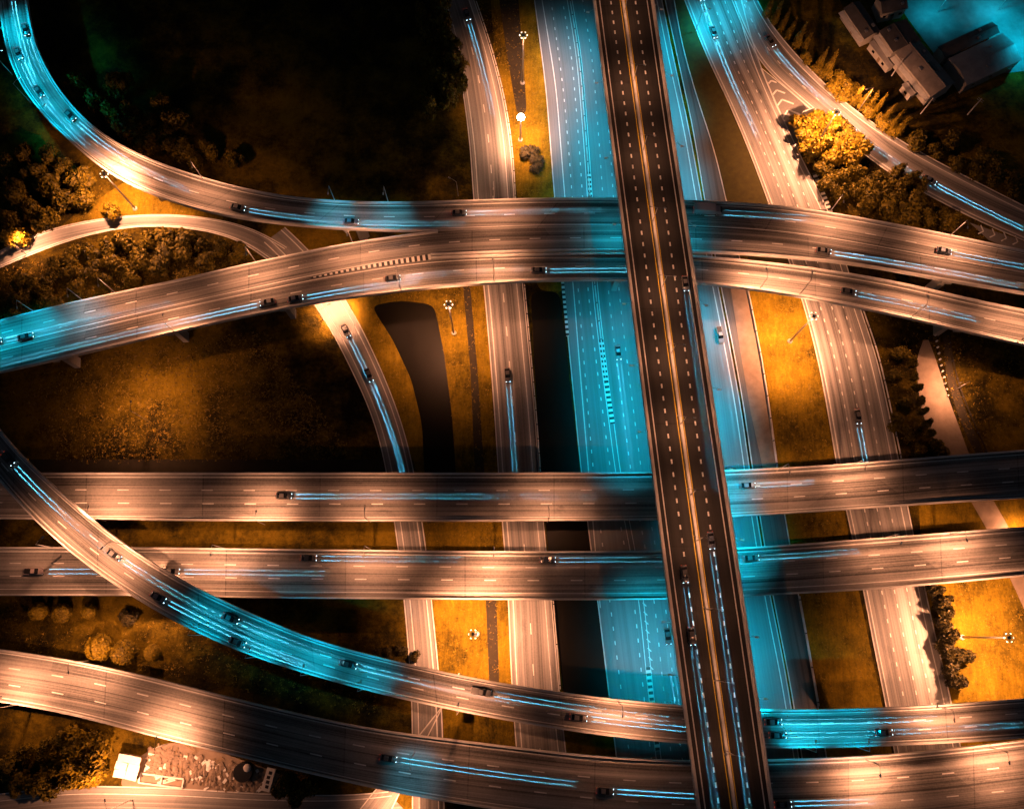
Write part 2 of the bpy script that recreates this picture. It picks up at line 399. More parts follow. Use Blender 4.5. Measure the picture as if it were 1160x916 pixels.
RR_L = [(776, 0), (790, 36), (803, 69), (826, 115), (852, 177), (873, 234), (909, 337), (925.5, 398), (938.6, 464), (948, 526), (960, 580), (979.5, 670), (989, 724), (1001, 780), (1012, 840)]
RR_R = [(839, 0), (848, 36), (860, 75), (880, 121), (912, 190), (940, 241), (973, 349), (991, 398), (1004, 457), (1017, 519), (1030, 588), (1047, 665), (1056.5, 714), (1070, 763), (1085, 835)]
rr, rrr = road('main_road', 'road_asphalt', RR_L, RR_R, .03, (70, 60))
paint(rr, [(rrr.at(.05), .28, 0, 0), (rrr.at(.9), .28, 0, 0), (rrr.at(.29), .26, 1.1, 3.9), (rrr.at(.5), .26, 1.1, 3.9), (rrr.at(.71), .26, 1.1, 3.9)])
kerb_blocks(rr, [(922, 196), (932, 218), (942, 243)], wd=1.3)
RB_L = [(822, -20), (838, 22), (861, 74), (893, 101), (925, 128), (981, 177), (1014, 200), (1056, 223), (1106, 249), (1160, 272)]
RB_R = [(849, -20), (860, 12), (893, 54), (919, 82), (962, 122), (1004, 151), (1056, 181), (1122, 215), (1160, 234)]
rbo, rbr = road('slip_road', 'road_asphalt', RB_L, RB_R, .042, (70, 70))
paint(rbo, [(rbr.at(.08), .28, 0, 0), (rbr.at(.86), .28, 0, 0), (rbr.at(.42), .26, 1.5, 6)])
# gore with chevrons
g = patch('painted_gore', 'road_asphalt', [(861, 78), (895, 103), (925, 130), (938, 150), (905, 175), (880, 122)], .05, 0); 
mb = MB()
for k, (x, y, s) in enumerate([(872, 92, 5), (877, 103, 8), (882, 114, 11), (888, 126, 14)]):
    a, b_, c = W(x-1.5, y+s*.55, .05), W(x+s*.35, y-s*.1, .05), W(x+s*1.55, y+s*.35, .05)
    strip(mb, np.array([a, b_]), .55, .012); strip(mb, np.array([b_, c]), .55, .012)
strip(mb, np.array([W(862, 78, .05), W(880, 121, .05), W(899, 160, .05)]), .3, .014); strip(mb, np.array([W(862, 77, .05), W(893, 102, .05), W(922, 127, .05)]), .3, .014)
mb.build('chevron_marking', 'road_paint', g)
g2 = patch('painted_gore', 'road_asphalt', [(1098, 252), (1165, 275), (1190, 300), (1120, 272)], .05, 0)
mb = MB()
for x, y in [(1108, 258), (1121, 262), (1134, 266), (1147, 270)]:
    a, b_, c = W(x, y+7, .05), W(x+6, y+4, .05), W(x+3, y-3, .05)
    strip(mb, np.array([a, b_]), .4, .012); strip(mb, np.array([b_, c]), .4, .012)
mb.build('chevron_marking', 'road_paint', g2)

C_L = [(501, 0), (516, 49), (527, 115), (534, 170), (537, 228), (549, 323), (557, 415), (562, 480), (565, 534), (571, 605), (577, 680), (580, 773), (586, 850)]
C_R = [(536, 0), (552, 46), (568, 105), (578, 164), (581.5, 226), (591.5, 323), (600, 415), (606, 480), (609.5, 534), (616, 605), (624, 680), (632, 780), (640, 850)]
co, cr = road('collector_road', 'road_asphalt', C_L, C_R, .03, (80, 60))
paint(co, [(cr.at(.1), .25, 0, 0), (cr.at(.86), .25, 0, 0), (cr.at(.48), .26, 3, 11)])
D_L = [(357, 346), (378, 375), (395, 411), (418, 457), (431, 496), (439, 534), (452, 620), (459, 681), (464, 740), (468, 800), (468, 850)]
D_R = [(391.5, 339), (411, 375), (431, 418), (447, 457), (460, 496), (468.5, 534), (482, 620), (488, 681), (496, 757), (500, 800), (501, 850)]
do, dr = road('ramp_road', 'road_asphalt', [(300, 274), (330, 300)] + D_L, [(322, 258), (355, 288)] + D_R, .034, (0, 50))
paint(do, [(dr.at(.2), .25, 0, 0), (dr.at(.84), .3, 0, 0)])
d2, d2r = road('ramp_road', 'road_asphalt', [(-10, 289), (33, 266), (82, 252), (147, 243), (203, 242), (262, 250), (296, 261), (325, 280)], [(-10, 308), (43, 285), (98, 266), (157, 255), (223, 259), (255, 266), (285, 278), (305, 296)], .03, (60, 0))
paint(d2, [(d2r.at(.12), .28, 0, 0), (d2r.at(.86), .25, 0, 0)])
pe, per = road('dirt_road', 'dirt', [(1046, 385), (1037, 408), (1043, 464), (1056, 497), (1073, 515), (1102, 572), (1119, 600), (1142, 650), (1165, 700)],
               [(1052, 385), (1058, 400), (1073, 447), (1089, 490), (1097, 513), (1128, 572), (1142, 595), (1168, 650), (1190, 700)], .03, (0, 60), kerb=False, sigma=3)
bo, br = road('local_road', 'road_asphalt', [(-20, 902), (79, 890), (196, 893), (300, 900), (400, 902), (440, 897)], [(-20, 960), (79, 955), (196, 955), (300, 955), (400, 950), (470, 930)], .03, (60, 0))
paint(bo, [(br.at(.12), .2, 0, 0)])
b2, b2r = road('local_road', 'road_asphalt', [(436, 880), (420, 900), (400, 925)], [(462, 880), (452, 900), (440, 925)], .035, (30, 30), sigma=2)

# ------------------------------------------------------------------ overpasses and the viaduct
DECKS = []
def overpass(label, L, Rr, z, ext, mat='deck_concrete', par=None, lines=(), depth=1.7, sigma=9.0, pier_step=33, colw=2.0, avoid=True):
    rb = Ribbon(L, Rr, z, ext, sigma); C = rb.at(.5)
    root = empty('overpass', (C[len(C)//2][0], C[len(C)//2][1], 0)); props(root, label, 'overpass', 'concrete overpasses of the interchange')
    inv = Matrix.Translation(-Vector(root.location))
    def shift(o): o.matrix_parent_inverse = inv; return o
    mb = MB(); rb.surface(mb); shift(mb.build('deck', mat, root))
    # box girder under the slab
    n_ = len(C); V = []
    for i in range(n_):
        for f, dz in ((0.0, -.004), (0.0, -.55), (.2, -.75), (.27, -depth), (.73, -depth), (.8, -.75), (1.0, -.55), (1.0, -.004)):
            V.append(rb.L[i]+(rb.R[i]-rb.L[i])*f+np.array([0, 0, dz]))
    F = [(i*8+j, i*8+j+1, (i+1)*8+j+1, (i+1)*8+j) for i in range(n_-1) for j in range(7)] + [tuple(range(8)), tuple((n_-1)*8+j for j in range(7, -1, -1))]
    mb = MB(); mb.add(V, F); shift(mb.build('girder', 'girder_concrete', root))
    side = np.sign(np.sum((rb.R[0]-rb.L[0])*normals(rb.L)[0]))
    for P, s in ((rb.L, side), (rb.R, -side)) if par is None else [(line_w(p, z, e, sigma), side if q == 'L' else -side) for q, p, e in par]:
        mb = MB(); Q = offset(P, s*.12)
        sweep(mb, Q, [(-.2, -.6), (.25, -.0), (.3, .12), (.22, .95), (-.2, .95)] if s > 0 else [(.2, -.6), (-.25, -.0), (-.3, .12), (-.22, .95), (.2, .95)])
        shift(mb.build('parapet', 'parapet_concrete', root))
    if lines:
        mb = MB()
        for f, wd, on, cyc in lines:
            P = rb.at(f); (strip(mb, P, wd, .014) if on == 0 else dashes(mb, P, wd, .014, on, cyc, 1.0))
        shift(mb.build('lane_marking', 'road_paint', root))
    s = arclen(C)
    # hammerhead piers
    pads = PADS + [d.poly() for d in DECKS if d.z < z-3] if avoid else [d.poly() for d in DECKS if d.z < z-3]
    for a in np.arange(9, s[-1]-5, pier_step):
        c = np.array([np.interp(a, s, C[:, i]) for i in range(3)]); l = np.array([np.interp(a, s, rb.L[:, i]) for i in range(3)])
        u = l-c; hw = np.linalg.norm(u); u /= hw; v = np.array([-u[1], u[0], 0])
        if any(inside(p, q) for p in pads for q in (c[:2], (c+u*2.2)[:2], (c-u*2.2)[:2], (c+v*1.5)[:2], (c-v*1.5)[:2])): continue
        mb = MB(); M = Matrix(((u[0], v[0], 0), (u[1], v[1], 0), (0, 0, 1)))
        top = z-depth-.01
        mb.box((c[0], c[1], top-1.6-(top-1.6)/2-.1), (colw*1.5, colw*.8, top-1.4), M)
        X = [(-hw*1.02, -.0), (hw*1.02, -.0), (hw*1.02, -.8), (colw*.8, -1.7), (-colw*.8, -1.7), (-hw*1.02, -.8)]
        V = [np.array([c[0], c[1], top])+u*x*.9+v*t+np.array([0, 0, h]) for t in (-.9, .9) for x, h in X]
        mb.add(V, [tuple(range(6)), tuple(range(11, 5, -1))]+[(j, 6+j, 6+(j+1) % 6, (j+1) % 6) for j in range(6)])
        o = shift(mb.build('pier', 'girder_concrete', root))
        if hw > 6: o.name = 'pier'
    DECKS.append(rb); return root, rb
D3 = (3.2, 11.9)
A_L = [(-60, 536), (49, 536), (300, 536), (590, 536), (740, 535.5), (824, 533), (880, 531), (958, 526), (1056, 518), (1160, 510)]
A_R = [(-60, 587), (98, 588), (300, 590), (590, 590), (745, 588.5), (829, 585), (860, 583.5), (958, 577), (1056, 570), (1160, 564)]
ZA, ZK, ZU, ZG, ZE = 7.5, 8.0, 15.0, 15.5, 23.0
oA, dA = overpass('upper of two straight three-lane overpasses crossing under the tall viaduct', A_L, A_R, ZA, (60, 70),
    lines=((.085, .25, 0, 0), (.36, .28, *D3), (.645, .28, *D3), (.925, .22, 0, 0)))
B_L = [(-40, 620), (147, 620), (300, 622), (590, 625), (750, 624), (836, 621), (900, 617), (1000, 609), (1080, 603), (1160, 597)]
B_R = [(-40, 674), (147, 674), (300, 677), (590, 679), (758, 679), (844, 675), (900, 672), (978, 668), (1056, 662), (1160, 652)]
oB, dB = overpass('lower of two straight three-lane overpasses crossing under the tall viaduct', B_L, B_R, ZA, (60, 70),
    lines=((.085, .25, 0, 0), (.33, .28, *D3), (.60, .28, *D3), (.87, .22, 0, 0)))
K_L = [(0, 735), (65, 744), (131, 757), (196, 773), (262, 790), (300, 799), (355, 812), (421, 826), (486, 834), (552, 842), (590, 847), (678, 857), (780, 862), (875, 860), (958, 858), (1056, 850), (1160, 838)]
K_R = [(0, 794), (65, 804), (131, 821), (196, 839), (262, 853), (300, 863), (355, 876), (421, 891), (486, 904), (552, 914), (600, 921), (700, 932), (800, 939), (875, 940), (960, 938), (1060, 932), (1160, 922)]
oK, dK = overpass('wide bending overpass along the bottom edge above the building site', K_L, K_R, ZK, (70, 70),
    lines=((.07, .22, 0, 0), (.34, .28, *D3), (.66, .28, *D3), (.93, .22, 0, 0)))
G_L = [(0, 488), (16, 510), (49, 539), (82, 569), (115, 599), (141, 616), (183, 645), (229, 670), (262, 685), (300, 701), (355, 726), (421, 742), (486, 758), (552, 771), (590, 777.5), (678, 790), (772, 799), (863, 804), (958, 803), (1056, 799), (1160, 791)]
G_R = [(0, 544), (20, 569), (49, 598), (69, 616), (105, 645), (147, 673), (196, 703), (262, 734), (300, 748), (355, 765), (421, 783), (486, 798), (552, 811), (590, 818), (678, 832), (776, 842), (866, 847), (958, 845.5), (1056, 842), (1160, 835)]
oG, dG = overpass('curved ramp sweeping from the left edge down over both straight overpasses', G_L, G_R, ZG, (60, 70),
    lines=((.1, .24, 0, 0), (.37, .26, *D3), (.63, .26, *D3), (.9, .24, 0, 0)), avoid=True)
# upper interchange ramps
U3_up = [(0, 394), (65, 378), (131, 362), (200, 346), (270, 331), (349, 314), (431, 300), (488, 292), (590, 288.5), (708, 287.5), (785, 290), (860, 297), (889, 300), (958, 310), (1024, 321), (1089, 338), (1160, 352)]
U3_lo = [(0, 422), (43, 413), (164, 384), (230, 369), (300, 354), (355, 343), (421, 334), (486, 326), (590, 318.5), (711, 317), (790, 320.5), (860, 328), (958, 345.5), (1024, 359), (1106, 379), (1160, 391)]
U2_up = [(0, 364), (65, 347), (131, 333), (213, 316), (278, 300), (306, 295), (355, 284), (421, 272), (496, 262.5), (590, 258), (706, 256.5), (783, 258), (880, 263), (942, 272), (1024, 287), (1160, 311)]
U2_lo = [(0, 394.5), (65, 378.5), (131, 362.5), (200, 346.5), (270, 331.5), (349, 314.5), (431, 298), (488, 289.5), (590, 285), (706, 284), (783, 285), (880, 290), (975, 300), (1056, 315.5), (1160, 333)]
L_up = [(31, 0), (36, 43), (49, 75), (72, 111), (98, 141), (131, 164), (170, 183), (229, 203), (300, 221), (355, 228), (421, 231), (486, 230), (590, 226), (701, 225.5), (775, 228), (880, 233), (942, 242), (1024, 257), (1089, 270), (1160, 285)]
L_lo = [(0, 0), (2, 20), (5, 49), (16, 88), (39, 121), (75, 157), (115, 193), (157, 216), (216, 236), (262, 247), (300, 252), (388, 260.5), (496, 262.5), (590, 258.3), (706, 256.8), (783, 258.3), (880, 263.3), (942, 272.3), (1024, 287.3), (1160, 311.3)]
o3, d3 = overpass('long gently curved ramp below the merging ramp, orange concrete side along its lower edge', U3_up, U3_lo, ZU-.012, (60, 70),
    par=[('R', U3_lo, (60, 70)), ('L', U3_up[7:], (0, 70))], lines=((.46, .26, *D3), (.9, .22, 0, 0), (.12, .2, 0, 0)))
o2, d2_ = overpass('diverging ramp that climbs from the left edge and merges beside the loop', U2_up, U2_lo, ZU, (60, 70),
    par=[('L', U2_up[:9], (60, 0)), ('R', U2_lo[7:], (0, 70))], lines=((.45, .26, *D3), (.93, .2, 0, 0)))
oL, dL = overpass('tight loop ramp curling in from the upper left corner', L_up, L_lo, ZU+.012, (60, 70),
    par=[('L', L_up, (60, 70)), ('R', L_lo[:13], (60, 0))], lines=((.1, .22, 0, 0), (.5, .24, *D3), (.9, .2, 0, 0)))
mb = MB()                                                            # striped nose between the two ramps
P = line_w([(352, 315), (400, 305), (431, 299.5), (488, 291)], ZU, (0, 0))
nn = normals(P); n_ = len(P); hw = np.linspace(.12, .85, n_)[:, None]; up = np.array([0, 0, .25]); s = arclen(P)
V = list(P+nn*hw)+list(P-nn*hw)+list(P+nn*hw+up)+list(P-nn*hw+up); F, U = [], []
for i in range(n_-1):
    for a, b_ in ((2, 3), (0, 2), (3, 1)):
        F.append((a*n_+i, b_*n_+i, b_*n_+i+1, a*n_+i+1)); U.append([(0, s[i]), (1, s[i]), (1, s[i+1]), (0, s[i+1])])
mb.add(V, F, U)
o = mb.build('striped_kerb', 'striped_paint', o2); o.matrix_parent_inverse = Matrix.Translation(-Vector(o2.location))
# the top viaduct
E_L = [(672, 0), (691, 150), (710, 300), (728.5, 450), (747, 600), (752, 640), (790, 916)]
E_R = [(740, 0), (762, 150), (785, 300), (807, 450), (830, 600), (836, 640), (876, 916)]
oE, dE = overpass('straight four-lane viaduct crossing over everything, yellow lines along its median', E_L, E_R, ZE, (130, 70), 'viaduct_asphalt', sigma=12,
    lines=((.105, .3, 0, 0), (.29, .42, 1.2, 3.5), (.70, .42, 1.2, 3.5), (.895, .3, 0, 0)), depth=2.2, pier_step=37, colw=2.6, avoid=False)
invE = Matrix.Translation(-Vector(oE.location))
mb = MB(); sweep(mb, dE.at(.49), [(-.42, 0), (.42, 0), (.45, .18), (.36, .9), (-.36, .9), (-.45, .18)]); o = mb.build('median_barrier', 'parapet_concrete', oE); o.matrix_parent_inverse = invE
mb = MB(); strip(mb, offset(dE.at(.49), .80), .26, .014); strip(mb, offset(dE.at(.49), -.80), .26, .014); o = mb.build('median_line', 'yellow_paint', oE); o.matrix_parent_inverse = invE
for f in (.025, .975):                                              # pale verge slab inside each parapet
    mb = MB(); sweep(mb, dE.at(f), [(-.35, 0), (.35, 0), (.35, .2), (-.35, .2)]); o = mb.build('verge_slab', 'parapet_concrete', oE); o.matrix_parent_inverse = invE

# ------------------------------------------------------------------ lamps
def light(name, kind, loc, power, color, parent, size=.3, spot=None, blend=.6, aim=None):
    l = bpy.data.lights.new(name, kind); l.energy = power; l.color = color; l.shadow_soft_size = size
    if spot: l.spot_size = spot; l.spot_blend = blend
    o = bpy.data.objects.new(name, l); COL.objects.link(o); o.parent = parent; o.location = loc
    if aim is not None: o.rotation_euler = Vector(aim).to_track_quat('-Z', 'Y').to_euler()
    return o
def high_mast(pxy, label, z=24.0, k=1.0, lens='sodium_lens', n_=6, cone=132):
    p = W(*pxy, z); root = empty('high_mast_lamp', (p[0], p[1], 0)); props(root, label, 'lamp mast', 'high mast lamps of the interchange')
    mb = MB(); mb.tube((0, 0, 0), (0, 0, z), .38, .16, 10); mb.build('pole', 'galvanised', root)
    mb = MB(); mb.tube((0, 0, 0), (0, 0, .5), .8, .7, 10); mb.build('base', 'parapet_concrete', root)
    mb = MB(); mb.tube((0, 0, z-.3), (0, 0, z+.1), .45, .45, 12)
    for i in range(n_):
        q = 2*math.pi*i/n_; c, s = math.cos(q), math.sin(q); mb.tube((c*.4, s*.4, z-.1), (c*.85, s*.85, z-.1), .06)
    mb.build('head_frame', 'galvanised', root)
    for i in range(n_):
        q = 2*math.pi*i/n_; M = Matrix.Rotation(q, 3, 'Z') @ Matrix.Rotation(R(-38), 3, 'Y')
        c = Vector((math.cos(q)*.98, math.sin(q)*.98, z-.1))
        mb = MB(); mb.box(c, (.42, .46, .24), M, .8); f = mb.build('floodlight', 'white_sheet', root)
        mb = MB(); mb.box(c+M @ Vector((0, 0, -.15)), (.38, .40, .05), M); mb.box(c+M @ Vector((.22, 0, -.02)), (.04, .38, .14), M); mb.build('lens', lens, f)
    if lens == 'glare_lens':
        mb = MB(); mb.ball((0, 0, z+.1), 1.15, 2, (1, 1, .8)); mb.build('glare_ball', lens, root, True)  # glowing ball added to imitate the lamp's glare
    light('lamp_light', 'SPOT', (0, 0, z-1.0), PM*k, SODIUM, root, .8, R(cone), .85, (0, 0, -1))
    return root
high_mast((593, 40), 'tall lamp mast on the grass strip left of the motorway, nearest the top edge', 24, .6, cone=110)
m2_ = high_mast((590, 133), 'short glaring lamp mast shining brightest of all beside the motorway', 13, .45, 'glare_lens', 8, 130)
high_mast((118, 197), 'tall lamp mast standing in the bend of the loop ramp', 22, 1.2, cone=160)
high_mast((948, 127), 'tall lamp mast above the tree clump at the slip road', 22, 1.25, cone=168)
high_mast((922, 358), 'tall lamp mast at the grass edge of the main road', 22, 1.3, cone=116)
high_mast((1143, 722), 'tall lamp mast alone on the orange lawn near the right edge', 24, 1.9)
high_mast((508, 345), 'tall lamp mast beside the dark pond', 24, .7, cone=118)
high_mast((536, 718), 'tall lamp mast between the ramp road and collector road', 24, 1.5, cone=116)
def street_lamp(pxy, base_z, h, label, k=1.0, az=0.0, arm=2.2, color=SODIUM, lens='sodium_lens', group='street lamps', cone=142, tilt=0.0):
    p = W(*pxy, base_z); root = empty('street_lamp', (p[0], p[1], base_z), az); props(root, label, 'street lamp', group)
    mb = MB(); mb.tube((0, 0, 0), (0, 0, h), .12, .07); mb.build('pole', 'galvanised', root)
    mb = MB(); mb.tube((0, 0, h-.1), (arm*.5, 0, h+.35), .06, .05); mb.tube((arm*.5, 0, h+.35), (arm, 0, h+.4), .05, .05); mb.build('arm', 'galvanised', root)
    mb = MB(); mb.box((arm+.35, 0, h+.38), (.8, .36, .2), None, .75); hd = mb.build('lamp_head', 'white_sheet', root)
    mb = MB(); mb.box((arm+.35, 0, h+.25), (.6, .28, .06)); mb.build('lens', lens, hd)
    light('lamp_light', 'SPOT', (arm+.35, 0, h+.1), PM*k, color, root, .25, R(cone), .8, (tilt, 0, -1))
    return root
street_lamp((30, 288), 0, 8, 'street lamp among trees where the slip road meets the left edge', .16, R(60))
street_lamp((366, 362), 0, 7, 'street lamp lighting the ramp road just below the curved ramp', .5, R(35), 3.6, cone=130)
street_lamp((519, 222), 0, 9, 'unlit-looking bent street lamp left of the collector road by the loop', .012, R(150))
street_lamp((300, 594), ZA, 9, 'added street lamp on the lower parapet of the upper straight overpass', .13, R(90))  # parapet lamps are added, to brighten decks that show no source
street_lamp((143, 617), ZG, 10, 'added street lamp on the inner parapet of the curved ramp at left', .17, R(225))
street_lamp((560, 622), ZA, 9, 'added street lamp on the upper parapet of the lower straight overpass', .13, R(-90))
street_lamp((60, 620), ZG, 9, 'added street lamp on the outer parapet of the curved ramp at left', .13, R(45))
street_lamp((190, 842), ZK, 9, 'added street lamp on the bottom overpass above the building site', .17, R(80))
street_lamp((20, 798), ZK, 9, 'added street lamp on the bottom overpass nearest the left edge', .16, R(80))
street_lamp((150, 905), 0, 15, 'added tall street lamp beside the local road by the white shed', .42, R(110), cone=168)  # added to brighten the site and its trees
street_lamp((980, 860), ZK, 9, 'added street lamp on the bottom overpass right of the viaduct', .20, R(-90))
street_lamp((1120, 846), ZK, 9, 'added street lamp on the bottom overpass nearest the right edge', .16, R(-90))
street_lamp((965, 527), ZA, 9, 'added street lamp on the upper straight overpass above the main road', .10, R(-90))
street_lamp((1075, 605), ZA, 9, 'added street lamp on the lower straight overpass above the dirt road', .13, R(-90))
street_lamp((1084, 440), 0, 8, 'added street lamp between the dirt road and the drainage channel', .13, R(190), 3)  # added to brighten the dirt road
street_lamp((860, 328), ZU, 9, 'added street lamp on the lower parapet of the upper ramps near the viaduct', .14, R(95))
street_lamp((560, 318), ZU, 9, 'added street lamp on the lower parapet of the upper ramps near the pond', .11, R(95))
street_lamp((200, 378), ZU, 9, 'added street lamp on the lower parapet of the ramp at the left edge', .08, R(105))
street_lamp((700, 795), ZG, 9, 'added street lamp on the curved ramp just left of the viaduct', .08, R(-90))
street_lamp((1060, 800), ZG, 9, 'added street lamp on the curved ramp right of the lawn', .13, R(-90))
street_lamp((450, 922), 0, 7, 'street lamp at the local road below the bottom overpass', .12, R(100), 2)
street_lamp((170, 478), 0, 14, 'street lamp in the rough field left of the ramp road', .19, R(90), cone=160)
street_lamp((196, 664), 0, 11, 'street lamp below the curved ramp beside the clipped trees', .36, R(200), cone=168)
street_lamp((1160, 610), 0, 5.5, 'added low street lamp under the straight overpasses near the right edge', .16, R(170), cone=160)  # added under the decks to lift the dark end of the dirt road
for q in [((4, 36), ZU, 10, 'added cool street lamp on the loop ramp, nearest the top left corner', .09, R(10)), ((14, 85), ZU, 10, 'added cool street lamp on the loop ramp, second from the top left corner', .09, R(30)),
          ((35, 117), ZU, 10, 'added cool street lamp on the loop ramp, third from the top left corner', .09, R(45)), ((64, 147), ZU, 10, 'added cool street lamp on the loop ramp, fourth from the top left corner', .07, R(50)),
          ((380, 229), ZU, 10, 'added cool street lamp on the upper parapet of the loop ramp at its flat part', .04, R(-90)), ((-8, 367), ZU, 10, 'added cool street lamp on the diverging ramp, the one nearest the left edge', .07, R(-75)), ((40, 354), ZU, 10, 'added cool street lamp on the diverging ramp, second from the left edge', .06, R(-75)), ((95, 341), ZU, 10, 'added cool street lamp on the diverging ramp, third from the left edge', .035, R(-75)),
          ((440, 229.5), ZU, 10, 'added cool street lamp on the upper parapet of the loop ramp before the merge', .03, R(-90)),
          ((788, 36), 0, 10, 'added cool street lamp at the left kerb of the main road near the top', .13, R(15)), ((846, 2), 0, 10, 'added cool street lamp on the slip road near the top edge', .07, R(200)),
          ((228, 719), ZG, 10, 'added cool street lamp on the lower parapet of the curved ramp, leftmost of four', .05, R(62)), ((290, 744), ZG, 10, 'added cool street lamp on the lower parapet of the curved ramp, second of four', .06, R(65)),
          ((350, 763), ZG, 10, 'added cool street lamp on the lower parapet of the curved ramp, third of four', .06, R(70)), ((412, 780), ZG, 10, 'added cool street lamp on the lower parapet of the curved ramp, rightmost of four', .035, R(72)),
          ((968, 845), ZG, 10, 'added cool street lamp on the curved ramp, second right of the viaduct', .05, R(90)),
          ((910, 846), ZG, 10, 'added cool street lamp on the curved ramp nearest the right side of the viaduct', .09, R(90)), ((470, 852), ZK, 10, 'added cool street lamp on the bottom overpass left of the viaduct', .02, R(-90))]:
    street_lamp(*q, color=CYAN, lens='cyan_lens', group='added cool street lamps', cone=92 if q[1] > 1 else 128, tilt=.22)  # cool lamps added to give ramps and roads their cyan wash
street_lamp((1075, 268), ZU, 11, 'added street lamp on the upper parapet of the loop ramp near the right edge', .13, R(-100))  # further parapet lamps, added where the decks came out too dark
street_lamp((905, 334), ZU, 11, 'added street lamp on the lower parapet of the ramps above the lawn', .12, R(82))
street_lamp((1030, 361), ZU, 11, 'added street lamp on the lower parapet of the ramps above the dirt road', .13, R(78))
street_lamp((1150, 389), ZU, 11, 'added street lamp on the lower parapet of the ramps at the right edge', .14, R(76))
street_lamp((130, 331), ZU, 11, 'added street lamp on the upper parapet of the diverging ramp at left', .10, R(-75))
street_lamp((290, 297), ZU, 11, 'added street lamp on the upper parapet of the diverging ramp above the slip road', .13, R(-75))
street_lamp((455, 330), ZU, 11, 'added street lamp on the lower parapet of the ramps by the ramp road', .12, R(97))
street_lamp((400, 276), ZU, 11, 'added street lamp on the upper parapet of the diverging ramp before the merge', .10, R(-80))
street_lamp((560, 226), ZU, 11, 'added street lamp on the upper parapet of the loop ramp above the collector road', .08, R(-90))
street_lamp((230, 203), ZU, 11, 'added street lamp on the upper parapet of the loop ramp in its bend', .09, R(-70))
street_lamp((880, 533), ZA, 11, 'added street lamp on the upper straight overpass just right of the viaduct', .05, R(-90))
street_lamp((1000, 609), ZA, 11, 'added street lamp on the lower straight overpass above the main road', .10, R(-90))
street_lamp((420, 591), ZA, 11, 'added street lamp on the upper straight overpass above the ramp road', .08, R(90))
street_lamp((620, 591), ZA, 11, 'added street lamp on the upper straight overpass above the ditch', .08, R(90))
street_lamp((420, 622), ZA, 11, 'added street lamp on the lower straight overpass above the ramp road', .10, R(-90))
street_lamp((120, 590), ZA, 11, 'added street lamp on the upper straight overpass nearest the left end', .14, R(90))
street_lamp((255, 621), ZA, 11, 'added street lamp on the lower straight overpass just right of the curved ramp', .15, R(-90))
street_lamp((520, 805), ZG, 11, 'added street lamp on the lower parapet of the curved ramp near the collector road', .13, R(80))
street_lamp((100, 748), ZK, 11, 'added street lamp on the bottom overpass by the clipped trees', .22, R(-80))
street_lamp((940, 240), ZU, 11, 'added street lamp on the loop ramp parapet above the main road', .13, R(-95))
# bracket lamps hanging outside the viaduct's parapets, many added to wash the motorway cyan
def bracket(pxy, side, label, k=1.0, cone=0):
    p = W(*pxy, ZE); root = empty('bracket_lamp', tuple(p), R(-7 if side > 0 else 173)); props(root, label, 'bracket lamp', 'cool lamps along the viaduct')
    mb = MB(); mb.tube((-.05, 0, -.5), (-.05, 0, 2.2), .08, .06); mb.build('pole', 'galvanised', root)
    mb = MB(); mb.tube((-.05, 0, 2.1), (1.9, 0, .2), .05, .05); mb.build('arm', 'galvanised', root)
    mb = MB(); mb.box((2.1, 0, .1), (1.0, .5, .22), None, .8); hd = mb.build('lamp_head', 'white_sheet', root)
    mb = MB(); mb.box((2.1, 0, -.04), (.8, .4, .06)); mb.build('lens', 'cyan_lens', hd)
    light('lamp_light', 'SPOT', (2.1, 0, -.25), PC*k, CYAN, root, .3, R(cone or (82 if side > 0 else 98)), 1.0, (.02 if side > 0 else .10, 0, -1))
    return root
names = ['topmost', 'second', 'third', 'fourth', 'fifth', 'sixth', 'seventh', 'eighth', 'ninth', 'tenth']
def onE(y, f):
    yl = np.array(E_L); yr = np.array(E_R); a = np.interp(y, yl[:, 1], yl[:, 0]); b_ = np.interp(y, yr[:, 1], yr[:, 0]); return (a+(b_-a)*f, y)
for i, (y, k) in enumerate([(15, 1.1), (95, 1.3), (180, 1.2), (255, .10), (345, .9), (415, 1.2), (490, 1.0), (705, .75), (765, .9)]):
    bracket(onE(y, -.004), -1, f'cool bracket lamp on the left side of the viaduct, {names[i]} down from the top', k, 158 if y == 255 else 96 if y in (530, 610) else 0)
for i, (y, k) in enumerate([(10, 1.7), (85, 1.7), (165, 1.7), (255, .06), (345, 2.0), (440, 1.9), (530, 1.3), (610, 1.5), (720, 1.1), (790, 1.1)]):
    bracket(onE(y, 1.004), 1, f'cool bracket lamp on the right side of the viaduct, {names[i]} down from the top', k, 158 if y == 255 else 96 if y in (530, 610) else 0)

def median_lamp(y, label, k=1.0):  # a few stand on real bases; the rest are added to brighten the deck
    p = W(*onE(y, .49), ZE+.9); root = empty('twin_street_lamp', tuple(p), R(-7)); props(root, label, 'street lamp', 'twin lamps on the viaduct median')
    mb = MB(); mb.tube((0, 0, 0), (0, 0, 8), .13, .08); mb.build('pole', 'galvanised', root)
    for s in (-1, 1):
        mb = MB(); mb.tube((0, 0, 7.9), (s*1.8, 0, 8.3), .05, .05); mb.build('arm', 'galvanised', root)
        mb = MB(); mb.box((s*2.1, 0, 8.3), (.8, .36, .2), None, .75); hd = mb.build('lamp_head', 'white_sheet', root)
        mb = MB(); mb.box((s*2.1, 0, 8.17), (.6, .28, .06)); mb.build('lens', 'sodium_lens', hd)
        light('lamp_light', 'SPOT', (s*2.1, 0, 8.0), PM*.026*k, SODIUM, root, .25, R(150), .8, (0, 0, -1))
names += ['eleventh', 'twelfth', 'thirteenth', 'fourteenth']
